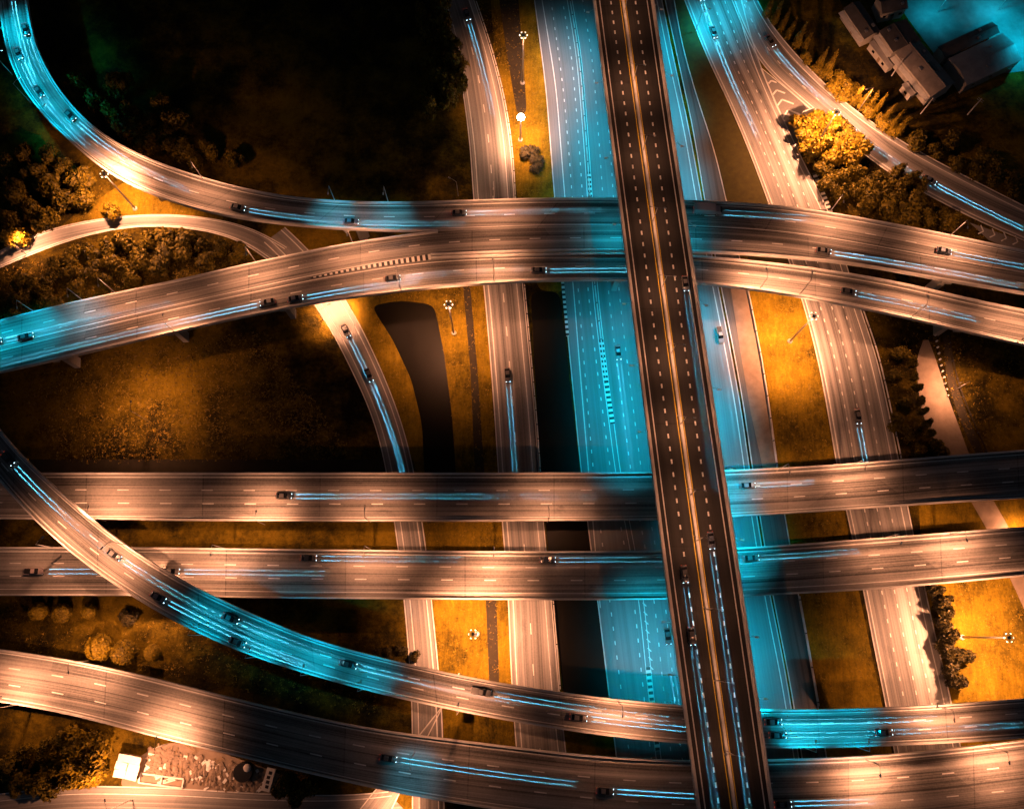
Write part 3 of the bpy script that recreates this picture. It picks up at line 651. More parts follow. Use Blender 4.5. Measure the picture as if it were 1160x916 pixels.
for i, (y, k) in enumerate([(-60, .25), (15, .35), (92, .7), (170, .6), (250, .45), (325, .6), (400, .7), (480, .7), (560, .5), (612, .55), (690, .4), (770, .3), (850, .25)]): median_lamp(y, f'twin street lamp on the viaduct median, {names[i]} down from the top', k)

# ------------------------------------------------------------------ vehicles
def loft(mb, secs):
    """secs: (x, half width, z bottom, z top, shoulder) -> rounded body"""
    V = []
    for x, hw, z0, z1, sh_ in secs:
        for y, z in ((-hw*.92, z0), (-hw, z0+(z1-z0)*.35), (-hw*.98, z0+(z1-z0)*.75), (-hw*sh_, z1), (hw*sh_, z1), (hw*.98, z0+(z1-z0)*.75), (hw, z0+(z1-z0)*.35), (hw*.92, z0)):
            V.append((x, y, z))
    n_ = len(secs); F = [(i*8+j, i*8+(j+1) % 8, (i+1)*8+(j+1) % 8, (i+1)*8+j) for i in range(n_-1) for j in range(8)]
    F += [tuple(range(7, -1, -1)), tuple((n_-1)*8+j for j in range(8))]
    mb.add(V, [f[::-1] for f in F])
def wheels(root, xs, y, r):
    for x in xs:
        for s in (-1, 1):
            mb = MB(); mb.tube((x, s*(y-.1), r), (x, s*(y+.1), r), r, r, 14); wl = mb.build('wheel', 'rubber', root)
            mb = MB(); mb.tube((x, s*(y+.1), r), (x, s*(y+.115), r), r*.6, r*.55, 10); mb.build('rim', 'galvanised', wl)
def lamps(root, xf, xr, y, zf, zr):
    for s in (-1, 1):
        mb = MB(); mb.box((xf, s*y, zf), (.07, .26, .14)); mb.build('headlight', 'head_lens', root)
        mb = MB(); mb.box((xr, s*y, zr), (.08, .3, .16)); mb.build('taillight', 'tail_lens', root)
def make_car(color):
    m_ = 'car_'+color.replace(' ', '_'); root = empty('car', (0, 0, -50))
    mb = MB(); loft(mb, [(-2.2, .70, .45, .86, .9), (-2.08, .82, .30, .95, .88), (-1.3, .87, .25, .98, .88), (0, .88, .24, .98, .88), (1.0, .87, .25, .95, .86), (1.8, .82, .28, .84, .86), (2.14, .74, .36, .72, .86), (2.24, .60, .44, .62, .9)])
    mb.build('body', m_, root, True)
    mb = MB(); loft(mb, [(-1.75, .74, .93, .97, .95), (-1.05, .74, .93, 1.36, .84), (.25, .74, .93, 1.38, .84), (1.05, .74, .90, .97, .95)])
    mb.build('windows', 'glass_dark', root)
    mb = MB(); mb.box((-.42, 0, 1.375), (1.25, 1.2, .06), None, .94); mb.build('roof', m_, root)
    wheels(root, (-1.35, 1.35), .8, .32); lamps(root, 2.2, -2.2, .56, .6, .78)
    for s in (-1, 1):
        mb = MB(); mb.box((.7, s*.97, 1.0), (.12, .2, .13)); mb.build('wing_mirror', m_, root)
    return root, 2.35, .56
def make_pickup(color):
    m_ = 'car_'+color.replace(' ', '_'); root = empty('pickup_truck', (0, 0, -50))
    mb = MB(); loft(mb, [(-2.6, .86, .5, 1.02, .97), (-.55, .9, .4, 1.04, .95), (.2, .9, .4, 1.06, .92), (1.2, .9, .4, 1.05, .88), (2.2, .86, .42, .98, .86), (2.62, .78, .5, .84, .88)]); mb.build('body', m_, root, False)
    mb = MB(); mb.box((-1.6, 0, 1.035), (1.85, 1.45, .05)); mb.build('cargo_bed', 'black_plastic', root)
    mb = MB(); loft(mb, [(-.6, .78, 1.0, 1.66, .82), (.55, .78, 1.0, 1.66, .82), (1.3, .78, 1.0, 1.07, .95)]); mb.build('windows', 'glass_dark', root)
    mb = MB(); mb.box((.0, 0, 1.66), (1.1, 1.25, .06), None, .94); mb.build('roof', m_, root)
    wheels(root, (-1.6, 1.6), .84, .38); lamps(root, 2.58, -2.6, .62, .72, .85)
    return root, 2.7, .62
def make_lorry(color):
    m_ = 'car_'+color.replace(' ', '_'); root = empty('box_lorry', (0, 0, -50))
    mb = MB(); mb.box((-.9, 0, 2.1), (6.2, 2.4, 2.6)); mb.build('cargo_box', m_, root)
    mb = MB(); mb.box((-.2, 0, .62), (7.6, 1.1, .3)); mb.build('chassis', 'dark_steel', root)
    mb = MB(); loft(mb, [(2.35, 1.1, .55, 2.5, .92), (3.6, 1.1, .5, 2.45, .9), (4.15, 1.08, .5, 1.75, .94), (4.25, 1.0, .55, 1.2, .95)]); mb.build('cab', m_, root)
    mb = MB(); mb.box((3.96, 0, 2.06), (.08, 1.8, .75), Matrix.Rotation(R(-36), 3, 'Y')); mb.build('windscreen', 'glass_dark', root)
    wheels(root, (-2.9, -1.8, 3.0), 1.05, .48); lamps(root, 4.24, -4.0, .8, .85, .9)
    return root, 4.4, .8
PROTO = {}
def beam_lights(root, xf, yo, k=1.0, reach=30.0, curve=0.0):
    """two headlamp beams shaped into thin lane-following streaks, as light trails, that reach `reach` metres along the road"""
    for s in (-1, 1):
        l = bpy.data.lights.new('trail_beam', 'SPOT'); l.energy = PB*k; l.color = HEAD; l.shadow_soft_size = .03  # streak pattern built into the lamp, imitating a light trail
        l.spot_size = R(80); l.spot_blend = .1; l.use_nodes = True
        n = l.node_tree; em = n.nodes['Emission']; fo = n.nodes.new('ShaderNodeLightFalloff'); fo.inputs['Strength'].default_value = 1.0
        tc = N(n, 'ShaderNodeTexCoord'); sp = N(n, 'ShaderNodeSeparateXYZ'); n.links.new(tc.outputs['Normal'], sp.inputs[0])
        lat = math_(n, 'DIVIDE', sp.outputs['X'], sp.outputs['Z']); dip = math_(n, 'DIVIDE', sp.outputs['Y'], sp.outputs['Z'])
        ahead = math_(n, 'DIVIDE', .70, math_(n, 'MAXIMUM', dip, .004))          # metres ahead on the road
        side = math_(n, 'MULTIPLY', math_(n, 'SUBTRACT', lat, math_(n, 'MULTIPLY', ahead, curve/2)), ahead)
        g = math_(n, 'POWER', 2.718, math_(n, 'MULTIPLY', math_(n, 'MULTIPLY', side, side), -1/(2*.075**2)))
        cut = math_(n, 'GREATER_THAN', dip, .70/reach)
        prof = math_(n, 'DIVIDE', .02, math_(n, 'MAXIMUM', dip, .006))
        val = math_(n, 'MULTIPLY', math_(n, 'MULTIPLY', g, cut), prof)
        n.links.new(math_(n, 'MULTIPLY', fo.outputs['Constant'], val), em.inputs['Strength'])
        o = bpy.data.objects.new('trail_beam', l); COL.objects.link(o); o.parent = root
        o.location = (xf+.06, s*yo, .70)
        o.rotation_euler = (R(90), 0, R(-90))
USED = {}
NEAR = []
ROADS = {'loop ramp': dL, 'diverging ramp': d2_, 'long gently curved ramp': d3, 'upper straight overpass': dA, 'lower straight overpass': dB, 'curved ramp': dG, 'bottom overpass': dK, 'slip road': rbr,
         'main road': rrr, 'ramp road': dr, 'collector road': cr, 'tall viaduct': dE, 'motorway left of the viaduct': mwr, 'motorway right of the viaduct': mwr}
def vehicle(kind, color, a, b_, z, label, where, k=1.0):
    key = (kind, color)
    p, q = W(*a, z), W(*b_, z); rb = ROADS[where]
    best = None                                                       # the lane line through the vehicle
    for f in np.linspace(.03, .97, 48):
        P = rb.at(f); i = int(np.argmin(np.sum((P-p)[:, :2]**2, 1))); e = float(np.sum((P[i]-p)[:2]**2))
        if best is None or e < best[0]: best = (e, f, i)
    P = rb.at(best[1]); i = best[2]; j = int(np.argmin(np.sum((P-q)[:, :2]**2, 1)))
    T = P[i:j+1] if j > i else P[j:i+1][::-1]
    k0 = min(len(T)-1, 3); d = T[k0]-T[0]; rz = math.atan2(d[1], d[0])
    c_, s_ = math.cos(rz), math.sin(rz); X = (T-p)[:, 0]*c_+(T-p)[:, 1]*s_; Y = -(T-p)[:, 0]*s_+(T-p)[:, 1]*c_; Y = Y-Y[0]
    curve = float(2*np.sum(Y*X*X)/max(1e-6, np.sum(X**4))); reach = max(14.0, 1.25*float(X.max()))
    if key not in PROTO:
        PROTO[key] = {'car': make_car, 'pickup': make_pickup, 'lorry': make_lorry}[kind](color); root = PROTO[key][0]
    else: root = copy_tree(PROTO[key][0])
    USED.setdefault(key, []).append((root, k, reach, curve))
    root.location = (p[0], p[1], z+.02); root.rotation_euler = (0, 0, rz)
    props(root, label, {'car': 'car', 'pickup': 'pickup truck', 'lorry': 'lorry'}[kind], 'vehicles on the roads')
    return root
V = []     # kind, colour, from, towards, height, where, beam, spill
def v(*a): V.append(a+(0,)*(8-len(a)))
v('car', 'dark grey', (14, -8), (46, 122), ZU, 'loop ramp', 1.3, 1.6)
v('car', 'grey', (30, 35), (98, 172), ZU, 'loop ramp', 1.3, 1.3)
v('car', 'silver', (22, 62), (72, 142), ZU, 'loop ramp', 1.4, 1.3)
v('car', 'grey', (80, 132), (182, 201), ZU, 'loop ramp', 1.3, 1.0)
v('car', 'dark grey', (45, 105), (118, 178), ZU, 'loop ramp', .9, .3)
v('car', 'grey', (270, 236), (420, 252), ZU, 'loop ramp', 1.1, .8)
v('car', 'blue grey', (398, 252), (490, 251), ZU, 'loop ramp', 1.0, .6)
v('car', 'dark grey', (520, 242), (640, 240), ZU, 'loop ramp', .8, .6)
v('car', 'grey', (-6, 388), (90, 364), ZU, 'diverging ramp', 1.3, 1.8)
v('car', 'grey', (304, 343), (70, 395), ZU, 'long gently curved ramp', 1.6, .5)
v('car', 'blue grey', (335, 339), (430, 322), ZU, 'long gently curved ramp', 1.3, .6)
v('car', 'dark grey', (445, 316), (560, 304), ZU, 'long gently curved ramp', .9, .5)
v('car', 'grey', (610, 307), (700, 303), ZU, 'long gently curved ramp', .8, .5)
v('car', 'dark grey', (960, 331), (1062, 352), ZU, 'long gently curved ramp', 1.0, .2)
v('car', 'grey', (932, 285), (1095, 309), ZU, 'diverging ramp', 1.2, .5)
v('car', 'blue grey', (1068, 285), (1150, 300), ZU, 'loop ramp', .9, .3)
v('lorry', 'white', (800, 240), (880, 246), ZU, 'loop ramp', .8, 1.0)
v('car', 'dark grey', (322, 562), (590, 563), ZA, 'upper straight overpass', 1.2, .3)
v('car', 'silver', (846, 550), (900, 548), ZA, 'upper straight overpass', .8, .8)
v('pickup', 'white', (40, 647), (100, 647), ZA, 'lower straight overpass', .9, .5)
v('car', 'grey', (195, 647), (320, 647), ZA, 'lower straight overpass', 1.1, .25)
v('car', 'dark grey', (350, 632), (480, 633), ZA, 'lower straight overpass', 1.0, .8)
v('car', 'blue grey', (620, 634), (750, 635), ZA, 'lower straight overpass', .8, .3)
v('car', 'grey', (850, 632), (940, 628), ZA, 'lower straight overpass', 1.3, .8)
v('car', 'dark grey', (10, 520), (110, 618), ZG, 'curved ramp', .8, .2)
v('car', 'grey', (130, 628), (262, 708), ZG, 'curved ramp', 1.1, 1.0)
v('car', 'blue grey', (180, 676), (300, 741), ZG, 'curved ramp', 1.1, 1.4)
v('car', 'dark grey', (262, 700), (400, 752), ZG, 'curved ramp', 1.0, 1.2)
v('car', 'grey', (270, 727), (420, 775), ZG, 'curved ramp', 1.0, 1.0)
v('car', 'dark grey', (395, 752), (530, 786), ZG, 'curved ramp', .6, .6)
v('pickup', 'dark grey', (545, 783), (700, 812), ZG, 'curved ramp', .9, .5)
v('car', 'grey', (655, 812), (760, 823), ZG, 'curved ramp', .9, .9)
v('car', 'silver', (875, 817), (1010, 817), ZG, 'curved ramp', 1.3, 1.3)
v('car', 'grey', (880, 832), (1000, 832), ZG, 'curved ramp', 1.3, 1.2)
v('car', 'dark grey', (1000, 829), (1120, 822), ZG, 'curved ramp', .7, .3)
v('car', 'grey', (30, 382), (150, 352), ZU, 'diverging ramp', .8)
v('car', 'dark grey', (440, 858), (590, 884), ZK, 'bottom overpass', .9, .6)
v('car', 'grey', (685, 895), (800, 905), ZK, 'bottom overpass', 1.4, .4)
v('car', 'grey', (886, 910), (960, 909), ZK, 'bottom overpass', 1.2, .5)
v('car', 'grey', (838, -12), (868, 46), .05, 'slip road', 1.3, 1.0)
v('car', 'dark grey', (872, 48), (945, 124), .05, 'slip road', 1.4, .4)
v('car', 'grey', (962, 145), (1040, 192), .05, 'slip road', 1.0, .1)
v('car', 'blue grey', (1052, 205), (1160, 254), .05, 'slip road', 1.4, .2)
v('car', 'dark grey', (793, -4), (812, 44), .04, 'main road', 1.4, 1.4)
v('car', 'grey', (808, 38), (844, 124), .04, 'main road', 1.2, 1.0)
v('car', 'grey', (971, 472), (980, 525), .04, 'main road', .8, .1)
v('car', 'grey', (392, 375), (440, 480), .04, 'ramp road', 1.1, .3)
v('car', 'dark grey', (418, 425), (455, 535), .04, 'ramp road', 1.5, .7)
v('car', 'grey', (529, 18), (557, 95), .04, 'collector road', .6, .05)
v('car', 'dark grey', (575, 425), (586, 530), .04, 'collector road', .8, .3)
v('car', 'grey', (775, 650), (812, 900), ZE, 'tall viaduct', 1.2, .08)
v('car', 'dark grey', (783, 720), (812, 916), ZE, 'tall viaduct', 1.1, .06)
v('car', 'blue grey', (805, 612), (845, 890), ZE, 'tall viaduct', 1.6, .08)
v('car', 'grey', (776, 322), (800, 490), ZE, 'tall viaduct', 1.0, .15)
v('car', 'silver', (700, 400), (712, 500), .04, 'motorway left of the viaduct', .6, 1.2)
v('car', 'dark grey', (756, 720), (770, 800), .04, 'motorway left of the viaduct', .6, 1.0)
v('pickup', 'silver', (815, 380), (832, 470), .04, 'motorway right of the viaduct', .5, .5)
cnt = {}
for q in V: cnt.setdefault(q[5], []).append(q)
ORD = ['first', 'second', 'third', 'fourth', 'fifth', 'sixth', 'seventh', 'eighth', 'ninth', 'tenth', 'eleventh', 'twelfth', 'thirteenth', 'fourteenth', 'fifteenth', 'sixteenth', 'seventeenth', 'eighteenth', 'nineteenth', 'twentieth']
for where, lst in cnt.items():
    vert = where in ('tall viaduct', 'main road', 'collector road', 'ramp road', 'motorway left of the viaduct', 'motorway right of the viaduct')
    lst.sort(key=lambda q: q[2][1] if vert else q[2][0])
    for i, q in enumerate(lst):
        kind = {'car': 'car', 'pickup': 'pickup truck', 'lorry': 'box lorry'}[q[0]]
        vehicle(q[0], q[1], q[2], q[3], q[4], f'{q[1]} {kind}, {ORD[i]} vehicle from the {"top" if vert else "left"} on the {where}', where, q[6])
for key, lst in USED.items():
    _, xf, yo = PROTO[key]
    for root, k, reach, curve in lst: beam_lights(root, xf, yo, k, reach, curve)

# ------------------------------------------------------------------ trees and shrubs
def crown_mesh(seed, kind, mat):
    r = np.random.default_rng(seed); mb = MB()
    blobs = []
    if kind == 'round':
        blobs = [(0, 0, 0.62, .5)] + [(math.cos(a)*d, math.sin(a)*d, h, q) for a, d, h, q in zip(r.uniform(0, 6.28, 9), r.uniform(.22, .62, 9), r.uniform(.35, .85, 9), r.uniform(.2, .36, 9))]
        n_, sz = 1500, .085
    elif kind == 'ball':
        blobs = [(0, 0, .5, .5)]; n_, sz = 1500, .075
    elif kind == 'conifer':
        blobs = [(r.normal()*.03, r.normal()*.03, h, .27*(1-h)+.05) for h in np.linspace(.08, .97, 14)]; n_, sz = 1100, .05
    elif kind == 'bush':
        blobs = [(math.cos(a)*d, math.sin(a)*d, h, q) for a, d, h, q in zip(r.uniform(0, 6.28, 8), r.uniform(.0, .55, 8), r.uniform(.15, .5, 8), r.uniform(.22, .4, 8))]
        n_, sz = 1100, .085
    wts = np.array([q[3]**2 for q in blobs]); wts /= wts.sum()
    for i in range(n_):
        x, y, z, q = blobs[r.choice(len(blobs), p=wts)]
        d = r.normal(size=3); d /= np.linalg.norm(d)
        if d[2] < -.5 and kind != 'conifer': d[2] *= -1
        rad = q*(r.uniform(.55, 1.12) if kind != 'ball' else r.uniform(.92, 1.03))
        c = np.array([x, y, z])+d*rad
        if c[2] < .03: continue
        nn = d+r.normal(size=3)*(.55 if kind != 'ball' else .35); nn /= np.linalg.norm(nn)
        a = np.cross(nn, r.normal(size=3)); a /= np.linalg.norm(a); b_ = np.cross(nn, a); s = sz*r.uniform(.6, 1.5)
        mb.add([c-a*s, c-b_*s*.55, c+a*s, c+b_*s*.55], [(0, 1, 2, 3)])
    return mb.mesh('crown', mat)
def trunk_mesh(kind):
    mb = MB()
    if kind == 'conifer': mb.tube((0, 0, 0), (0, 0, .95), .025, .004)
    elif kind == 'ball': mb.tube((0, 0, 0), (0, 0, .5), .05, .03)
    else:
        mb.tube((0, 0, 0), (0, 0, .45), .05, .032)
        for a in (0.3, 1.7, 3.0, 4.4): mb.tube((0, 0, .28), (math.cos(a)*.35, math.sin(a)*.35, .62), .022, .008)
    return mb.mesh('trunk', 'bark')
CR = {}
for kind in ('round', 'ball', 'conifer', 'bush'):
    for mat in ('leaf', 'leaf_pale', 'leaf_dark'):
        CR[kind, mat] = [crown_mesh(hash_, kind, mat) for hash_ in ((11, 23, 37) if kind != 'ball' else (5,))]
TR = {k: trunk_mesh(k) for k in ('round', 'ball', 'conifer', 'bush')}
def ordinal(i):
    if i < 20: return ORD[i]
    t = {2: 'twenty', 3: 'thirty'}[(i+1)//10]; u = (i+1) % 10
    return {'twenty': 'twentieth', 'thirty': 'thirtieth'}[t] if u == 0 else f'{t}-{ORD[u-1]}'
def plants(desc, group, cat, kind, mat, pts, size, height, jitter=.25, by=0):
    name = {'round': 'tree', 'ball': 'clipped_tree', 'conifer': 'conifer_tree', 'bush': 'bush'}[kind]
    pts = sorted(pts, key=lambda q: q[by])
    for i, q in enumerate(pts):
        x, y = q[:2]; s = (q[2] if len(q) > 2 else size)*random.uniform(1-jitter, 1+jitter); h = height*random.uniform(1-jitter, 1+jitter)
        if len(q) > 2: h = height*q[2]/size
        p = W(x, y, h*.5)
        root = empty(name, (p[0], p[1], 0), random.uniform(0, 6.28))
        props(root, f'{desc}, {ordinal(i)} from the {("left", "top")[by]}' if len(pts) > 1 else desc, cat, group)
        root.scale = (s, s, h)
        c = bpy.data.objects.new('crown', random.choice(CR[kind, mat])); COL.objects.link(c); c.parent = root
        t = bpy.data.objects.new('trunk', TR[kind]); COL.objects.link(t); t.parent = root
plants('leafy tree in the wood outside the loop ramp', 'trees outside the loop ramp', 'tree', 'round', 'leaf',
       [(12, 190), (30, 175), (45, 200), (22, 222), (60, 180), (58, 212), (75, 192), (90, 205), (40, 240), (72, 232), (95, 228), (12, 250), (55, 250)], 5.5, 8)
plants('dim tree in the wood inside the loop ramp', 'trees inside the loop ramp', 'tree', 'round', 'leaf',
       [(110, 118), (128, 132), (148, 128), (150, 150), (172, 142), (170, 165), (190, 155), (205, 172), (205, 140), (222, 185), (185, 120), (135, 100), (90, 100), (240, 175), (265, 182)], 5.5, 8)
plants('bush between the slip road and the diverging ramp', 'bushes between slip road and ramp', 'bush', 'bush', 'leaf',
       [(60, 298), (80, 290), (100, 285), (120, 279), (142, 272), (165, 270), (188, 272), (210, 268), (228, 276), (248, 280), (270, 288), (55, 315), (78, 308), (104, 303), (130, 297), (155, 292), (182, 290), (208, 287), (232, 296), (30, 318), (22, 338), (50, 335), (85, 326), (115, 316), (145, 311), (178, 303), (60, 345), (15, 355)], 5.5, 5)
plants('small leafy tree at the edge of the slip road below the loop', 'lone trees by the slip road', 'tree', 'round', 'leaf_pale', [(128, 241)], 5, 6)
plants('bright lamp-lit tree at the left edge by the slip road', 'lone trees by the slip road', 'tree', 'round', 'leaf_pale', [(19, 270)], 5, 7)
plants('tree lining the left side of the collector road', 'trees left of the collector road', 'tree', 'round', 'leaf',
       [(498, 8), (500, 30), (507, 52), (514, 74), (517, 96), (508, 115), (492, 45), (490, 72), (496, 95), (488, 120), (478, 20)], 5.5, 9, by=1)
plants('low dark bush below the short glaring lamp', 'bushes by the glaring lamp', 'bush', 'bush', 'leaf_dark', [(600, 170), (609, 186)], 4.6, 2.0, by=1)
plants('slim conifer in the row outside the slip road', 'conifers along the slip road', 'conifer', 'conifer', 'leaf_pale',
       [(873, 6), (881, 14), (890, 22), (898, 31), (907, 40), (915, 47), (932, 66), (942, 70), (972, 107), (981, 112), (990, 113), (998, 117), (1008, 128), (1018, 134), (1024, 142)], 4.6, 11, .15)
plants('bright bush at the foot of the conifer row', 'bushes under the conifers', 'bush', 'bush', 'leaf_pale',
       [(926, 78), (938, 84), (950, 90), (962, 98), (970, 108), (945, 98), (958, 106), (985, 126), (998, 136), (1006, 144), (915, 66), (1012, 138)], 4.4, 3.6)
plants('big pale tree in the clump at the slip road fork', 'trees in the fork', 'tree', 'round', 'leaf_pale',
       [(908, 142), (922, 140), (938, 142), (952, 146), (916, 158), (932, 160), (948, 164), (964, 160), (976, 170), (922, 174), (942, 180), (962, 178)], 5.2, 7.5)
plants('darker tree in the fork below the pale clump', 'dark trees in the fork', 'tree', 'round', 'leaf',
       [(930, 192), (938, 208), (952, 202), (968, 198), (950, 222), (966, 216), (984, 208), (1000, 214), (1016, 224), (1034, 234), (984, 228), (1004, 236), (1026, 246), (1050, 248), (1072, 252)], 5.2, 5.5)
plants('slim dark conifer beside the slip road below its bend', 'conifers below the slip road', 'conifer', 'conifer', 'leaf', [(1020, 192), (1028, 203), (1036, 201), (1044, 208)], 8, 8, .1)
plants('dim bush on the dark slope right of the slip road', 'bushes on the dark slope', 'bush', 'bush', 'leaf', [(1040, 160), (1062, 170), (1085, 182), (1105, 190), (1128, 202), (1150, 210), (1080, 160), (1120, 178)], 5.5, 4)
plants('small tree casting its shadow on the dirt road', 'trees along the dirt road', 'tree', 'round', 'leaf',
       [(1032, 412), (1034, 428), (1037, 440), (1042, 455), (1045, 466), (1049, 480), (1054, 491), (1058, 503)], 2.2, 4.5, .15, 1)
plants('bushy tree in the rough ground left of the dirt road', 'bushes left of the dirt road', 'bush', 'bush', 'leaf', [(1016, 480), (1030, 490), (1044, 508), (1066, 510), (1024, 455), (1012, 425), (1020, 400)], 4.0, 4)
plants('ragged tree at the kerb between main road and orange lawn', 'ragged trees by the orange lawn', 'tree', 'round', 'leaf_dark',
       [(1056, 668), (1064, 682), (1070, 694), (1066, 708), (1074, 720), (1068, 732), (1078, 744), (1076, 758), (1082, 772), (1090, 742)], 3.6, 6, .2, 1)
for d, q in (('small clipped round tree, leftmost below the lower straight overpass', (43, 692, 5.0)), ('bright clipped round tree, second from left below the overpass', (70, 694, 5.4)), ('small bright clipped round tree standing alone in shadow', (101, 692, 4.2)),
             ('large clipped round tree against the bottom overpass', (113, 733, 7.4)), ('large clipped round tree right of its twin', (141, 739, 7.0)), ('small low clipped round tree, rightmost of the row', (173, 739, 4.6))):
    plants(d, 'clipped round trees', 'tree', 'ball', 'leaf_pale', [q], q[2], q[2]*.85, .0)
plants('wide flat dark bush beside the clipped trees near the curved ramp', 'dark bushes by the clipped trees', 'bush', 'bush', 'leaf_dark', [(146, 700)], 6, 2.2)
plants('large tree in the clump beside the white shed', 'trees by the white shed', 'tree', 'round', 'leaf_pale',
       [(90, 842), (104, 838), (114, 848), (86, 862), (102, 858), (110, 868), (84, 882), (100, 882), (68, 866)], 5.5, 8)
plants('dim tree in the bottom left corner', 'trees in the bottom left corner', 'tree', 'round', 'leaf', [(56, 848), (30, 852), (12, 866), (48, 884), (26, 884), (60, 890)], 4.5, 6)
plants('dark tree right of the building site', 'trees right of the site', 'tree', 'round', 'leaf', [(322, 890), (336, 900), (350, 892)], 4.2, 5)
plants('small palm-like shrub beside the ramp road above the curved ramp', 'shrubs by the ramp road', 'bush', 'bush', 'leaf_dark', [(428, 738), (440, 740), (456, 736), (470, 742)], 3.2, 3)

def tufts(name, polys, n_, mat, lo, hi):
    mb = MB(); P = [np.array([W(x, y, 0)[:2] for x, y in q]) for q in polys]
    KEEP = [(p, (p[:, 0].min(), p[:, 0].max(), p[:, 1].min(), p[:, 1].max())) for p in PADS]
    ar = np.array([np.ptp(q[:, 0])*np.ptp(q[:, 1]) for q in P]); k = 0
    while k < n_:
        q = P[rng.choice(len(P), p=ar/ar.sum())]; c = q.min(0)+(q.max(0)-q.min(0))*rng.random(2)
        k += 1
        if not inside(q, c) or any(b0[0] < c[0] < b0[1] and b0[2] < c[1] < b0[3] and inside(p, c) for p, b0 in KEEP): continue
        s = lo+(hi-lo)*rng.random()**3
        for _ in range(3):
            a = rng.uniform(0, 6.28); o = rng.normal(size=2)*s*.5; t = rng.uniform(.2, .9); h = s*rng.uniform(.12, .4)
            d = np.array([math.cos(a), math.sin(a)])*s*.5; e = np.array([-d[1], d[0]])*t; b0 = c+o
            mb.add([(*(b0-d), .02), (*(b0+d), .02), (*(b0+d+e), h), (*(b0-d+e), h)], [(0, 1, 2, 3)])
    props(mb.build(name, mat), kind='stuff')
tufts('grass', [[(838, 300), (905, 300), (950, 545), (975, 680), (1012, 860), (950, 860), (905, 680), (878, 530), (850, 390)], [(1060, 660), (1170, 640), (1170, 800), (1085, 800)],
    [(385, 330), (560, 320), (566, 535), (590, 800), (495, 760), (462, 535), (405, 372)], [(540, 0), (606, 0), (630, 226), (586, 228)], [(20, 430), (170, 390), (300, 380), (400, 520), (60, 525)],
    [(0, 680), (230, 680), (430, 760), (430, 810), (0, 730)], [(940, 170), (1160, 240), (1160, 290), (940, 240)], [(975, 330), (1160, 390), (1160, 520), (1020, 520)], [(90, 200), (260, 250), (90, 262)]], 30000, 'tuft', .12, .55)

tufts('grass', [[(10, 445), (120, 395), (300, 375), (400, 515), (60, 522)], [(0, 300), (300, 270), (280, 300), (0, 360)]], 15000, 'tuft_dry', .12, .75)

# ------------------------------------------------------------------ buildings, site, poles, signs
def frame_of(corners, z):
    """corners A,B,C,D in the photograph (A-B long side) -> origin, axes, sizes"""
    P = [W(x, y, z) for x, y in corners]; a, b_, c, d = P
    u = ((b_-a)+(c-d))/2; v_ = ((d-a)+(c-b_))/2; lu, lv = np.linalg.norm(u), np.linalg.norm(v_); ctr = sum(P)/4
    return ctr, math.atan2(u[1], u[0]), lu, lv
def house(label, corners, h, rise, roof_mat='roof_tile', wall='wall_render', sky_l=None, front=False, group='buildings in the yard', windows=3, lit=False, vents=2):
    ctr, rz, lx, ly = frame_of(corners, h); root = empty('house', (ctr[0], ctr[1], 0), rz); props(root, label, 'building', group)
    mb = MB(); x, y = lx/2-.3, ly/2-.3
    mb.add([(-x, -y, 0), (x, -y, 0), (x, y, 0), (-x, y, 0), (-x, -y, h), (x, -y, h), (x, y, h), (-x, y, h), (-x, 0, h+rise*.96), (x, 0, h+rise*.96)],
           [(0, 1, 5, 4), (2, 3, 7, 6), (1, 2, 6, 9, 5), (3, 0, 4, 8, 7)]); mb.build('wall', wall, root)
    mb = MB(); X, Y = lx/2, ly/2; e = -rise*.3/(ly/2); t = .14
    for s in (-1, 1):
        mb.add([(-X, s*Y, h+e), (X, s*Y, h+e), (X, 0, h+rise), (-X, 0, h+rise), (-X, s*Y, h+e+t), (X, s*Y, h+e+t), (X, 0, h+rise+t), (-X, 0, h+rise+t)],
               [(0, 1, 2, 3), (7, 6, 5, 4), (0, 4, 5, 1), (1, 5, 6, 2), (3, 7, 4, 0)])
    mb.tube((-X, 0, h+rise+t), (X, 0, h+rise+t), .16, .16, 6)
    nr = max(4, int(lx/1.1))                                          # standing ribs of the roofing
    for s in (-1, 1):
        for i in range(1, nr):
            xx = -X+lx*i/nr; mb.tube((xx, s*Y*.98, h+e+t), (xx, 0, h+rise+t), .04, .04, 4)
    rf = mb.build('roof', roof_mat, root)
    if sky_l is not None:
        mb = MB(); a = math.atan2(rise, ly/2); mb.box((sky_l[0]*X, sky_l[1]*Y, h+rise*(1-abs(sky_l[1]))+t+.1), (lx*.2, ly*.16, .2), Matrix.Rotation(-a*np.sign(sky_l[1]), 3, 'X')); mb.build('skylight', 'glass_dark', rf)
    for i in range(windows):
        mb = MB(); xx = -x+2*x*(i+.5)/windows; mb.box((xx, -y, h*.55), (1.3, .12, 1.2)); wn = mb.build('window', 'wall_render', root)
        mb = MB(); mb.box((xx, -y-.03, h*.55), (1.1, .12, 1.0)); mb.build('pane', 'lit_window' if lit else 'glass_dark', wn)
    mb = MB(); mb.box((x*.1, -y, 1.05), (1.0, .14, 2.1)); mb.build('door', 'timber', root)
    for i in range(vents):
        xx, s = random.uniform(-.7, .7)*X, random.choice((-1, 1)); zz = h+rise*.5+t
        mb = MB(); mb.box((xx, s*Y*.5, zz+.25), (random.uniform(.6, 1.3), .7, .6)); mb.build('roof_vent', 'galvanised', rf)
    if front:
        mb = MB(); mb.box((0, -Y-.6, h*.72), (lx*.98, 1.6, .14), Matrix.Rotation(R(12), 3, 'X')); mb.build('canopy', 'white_sheet', root)
    return root
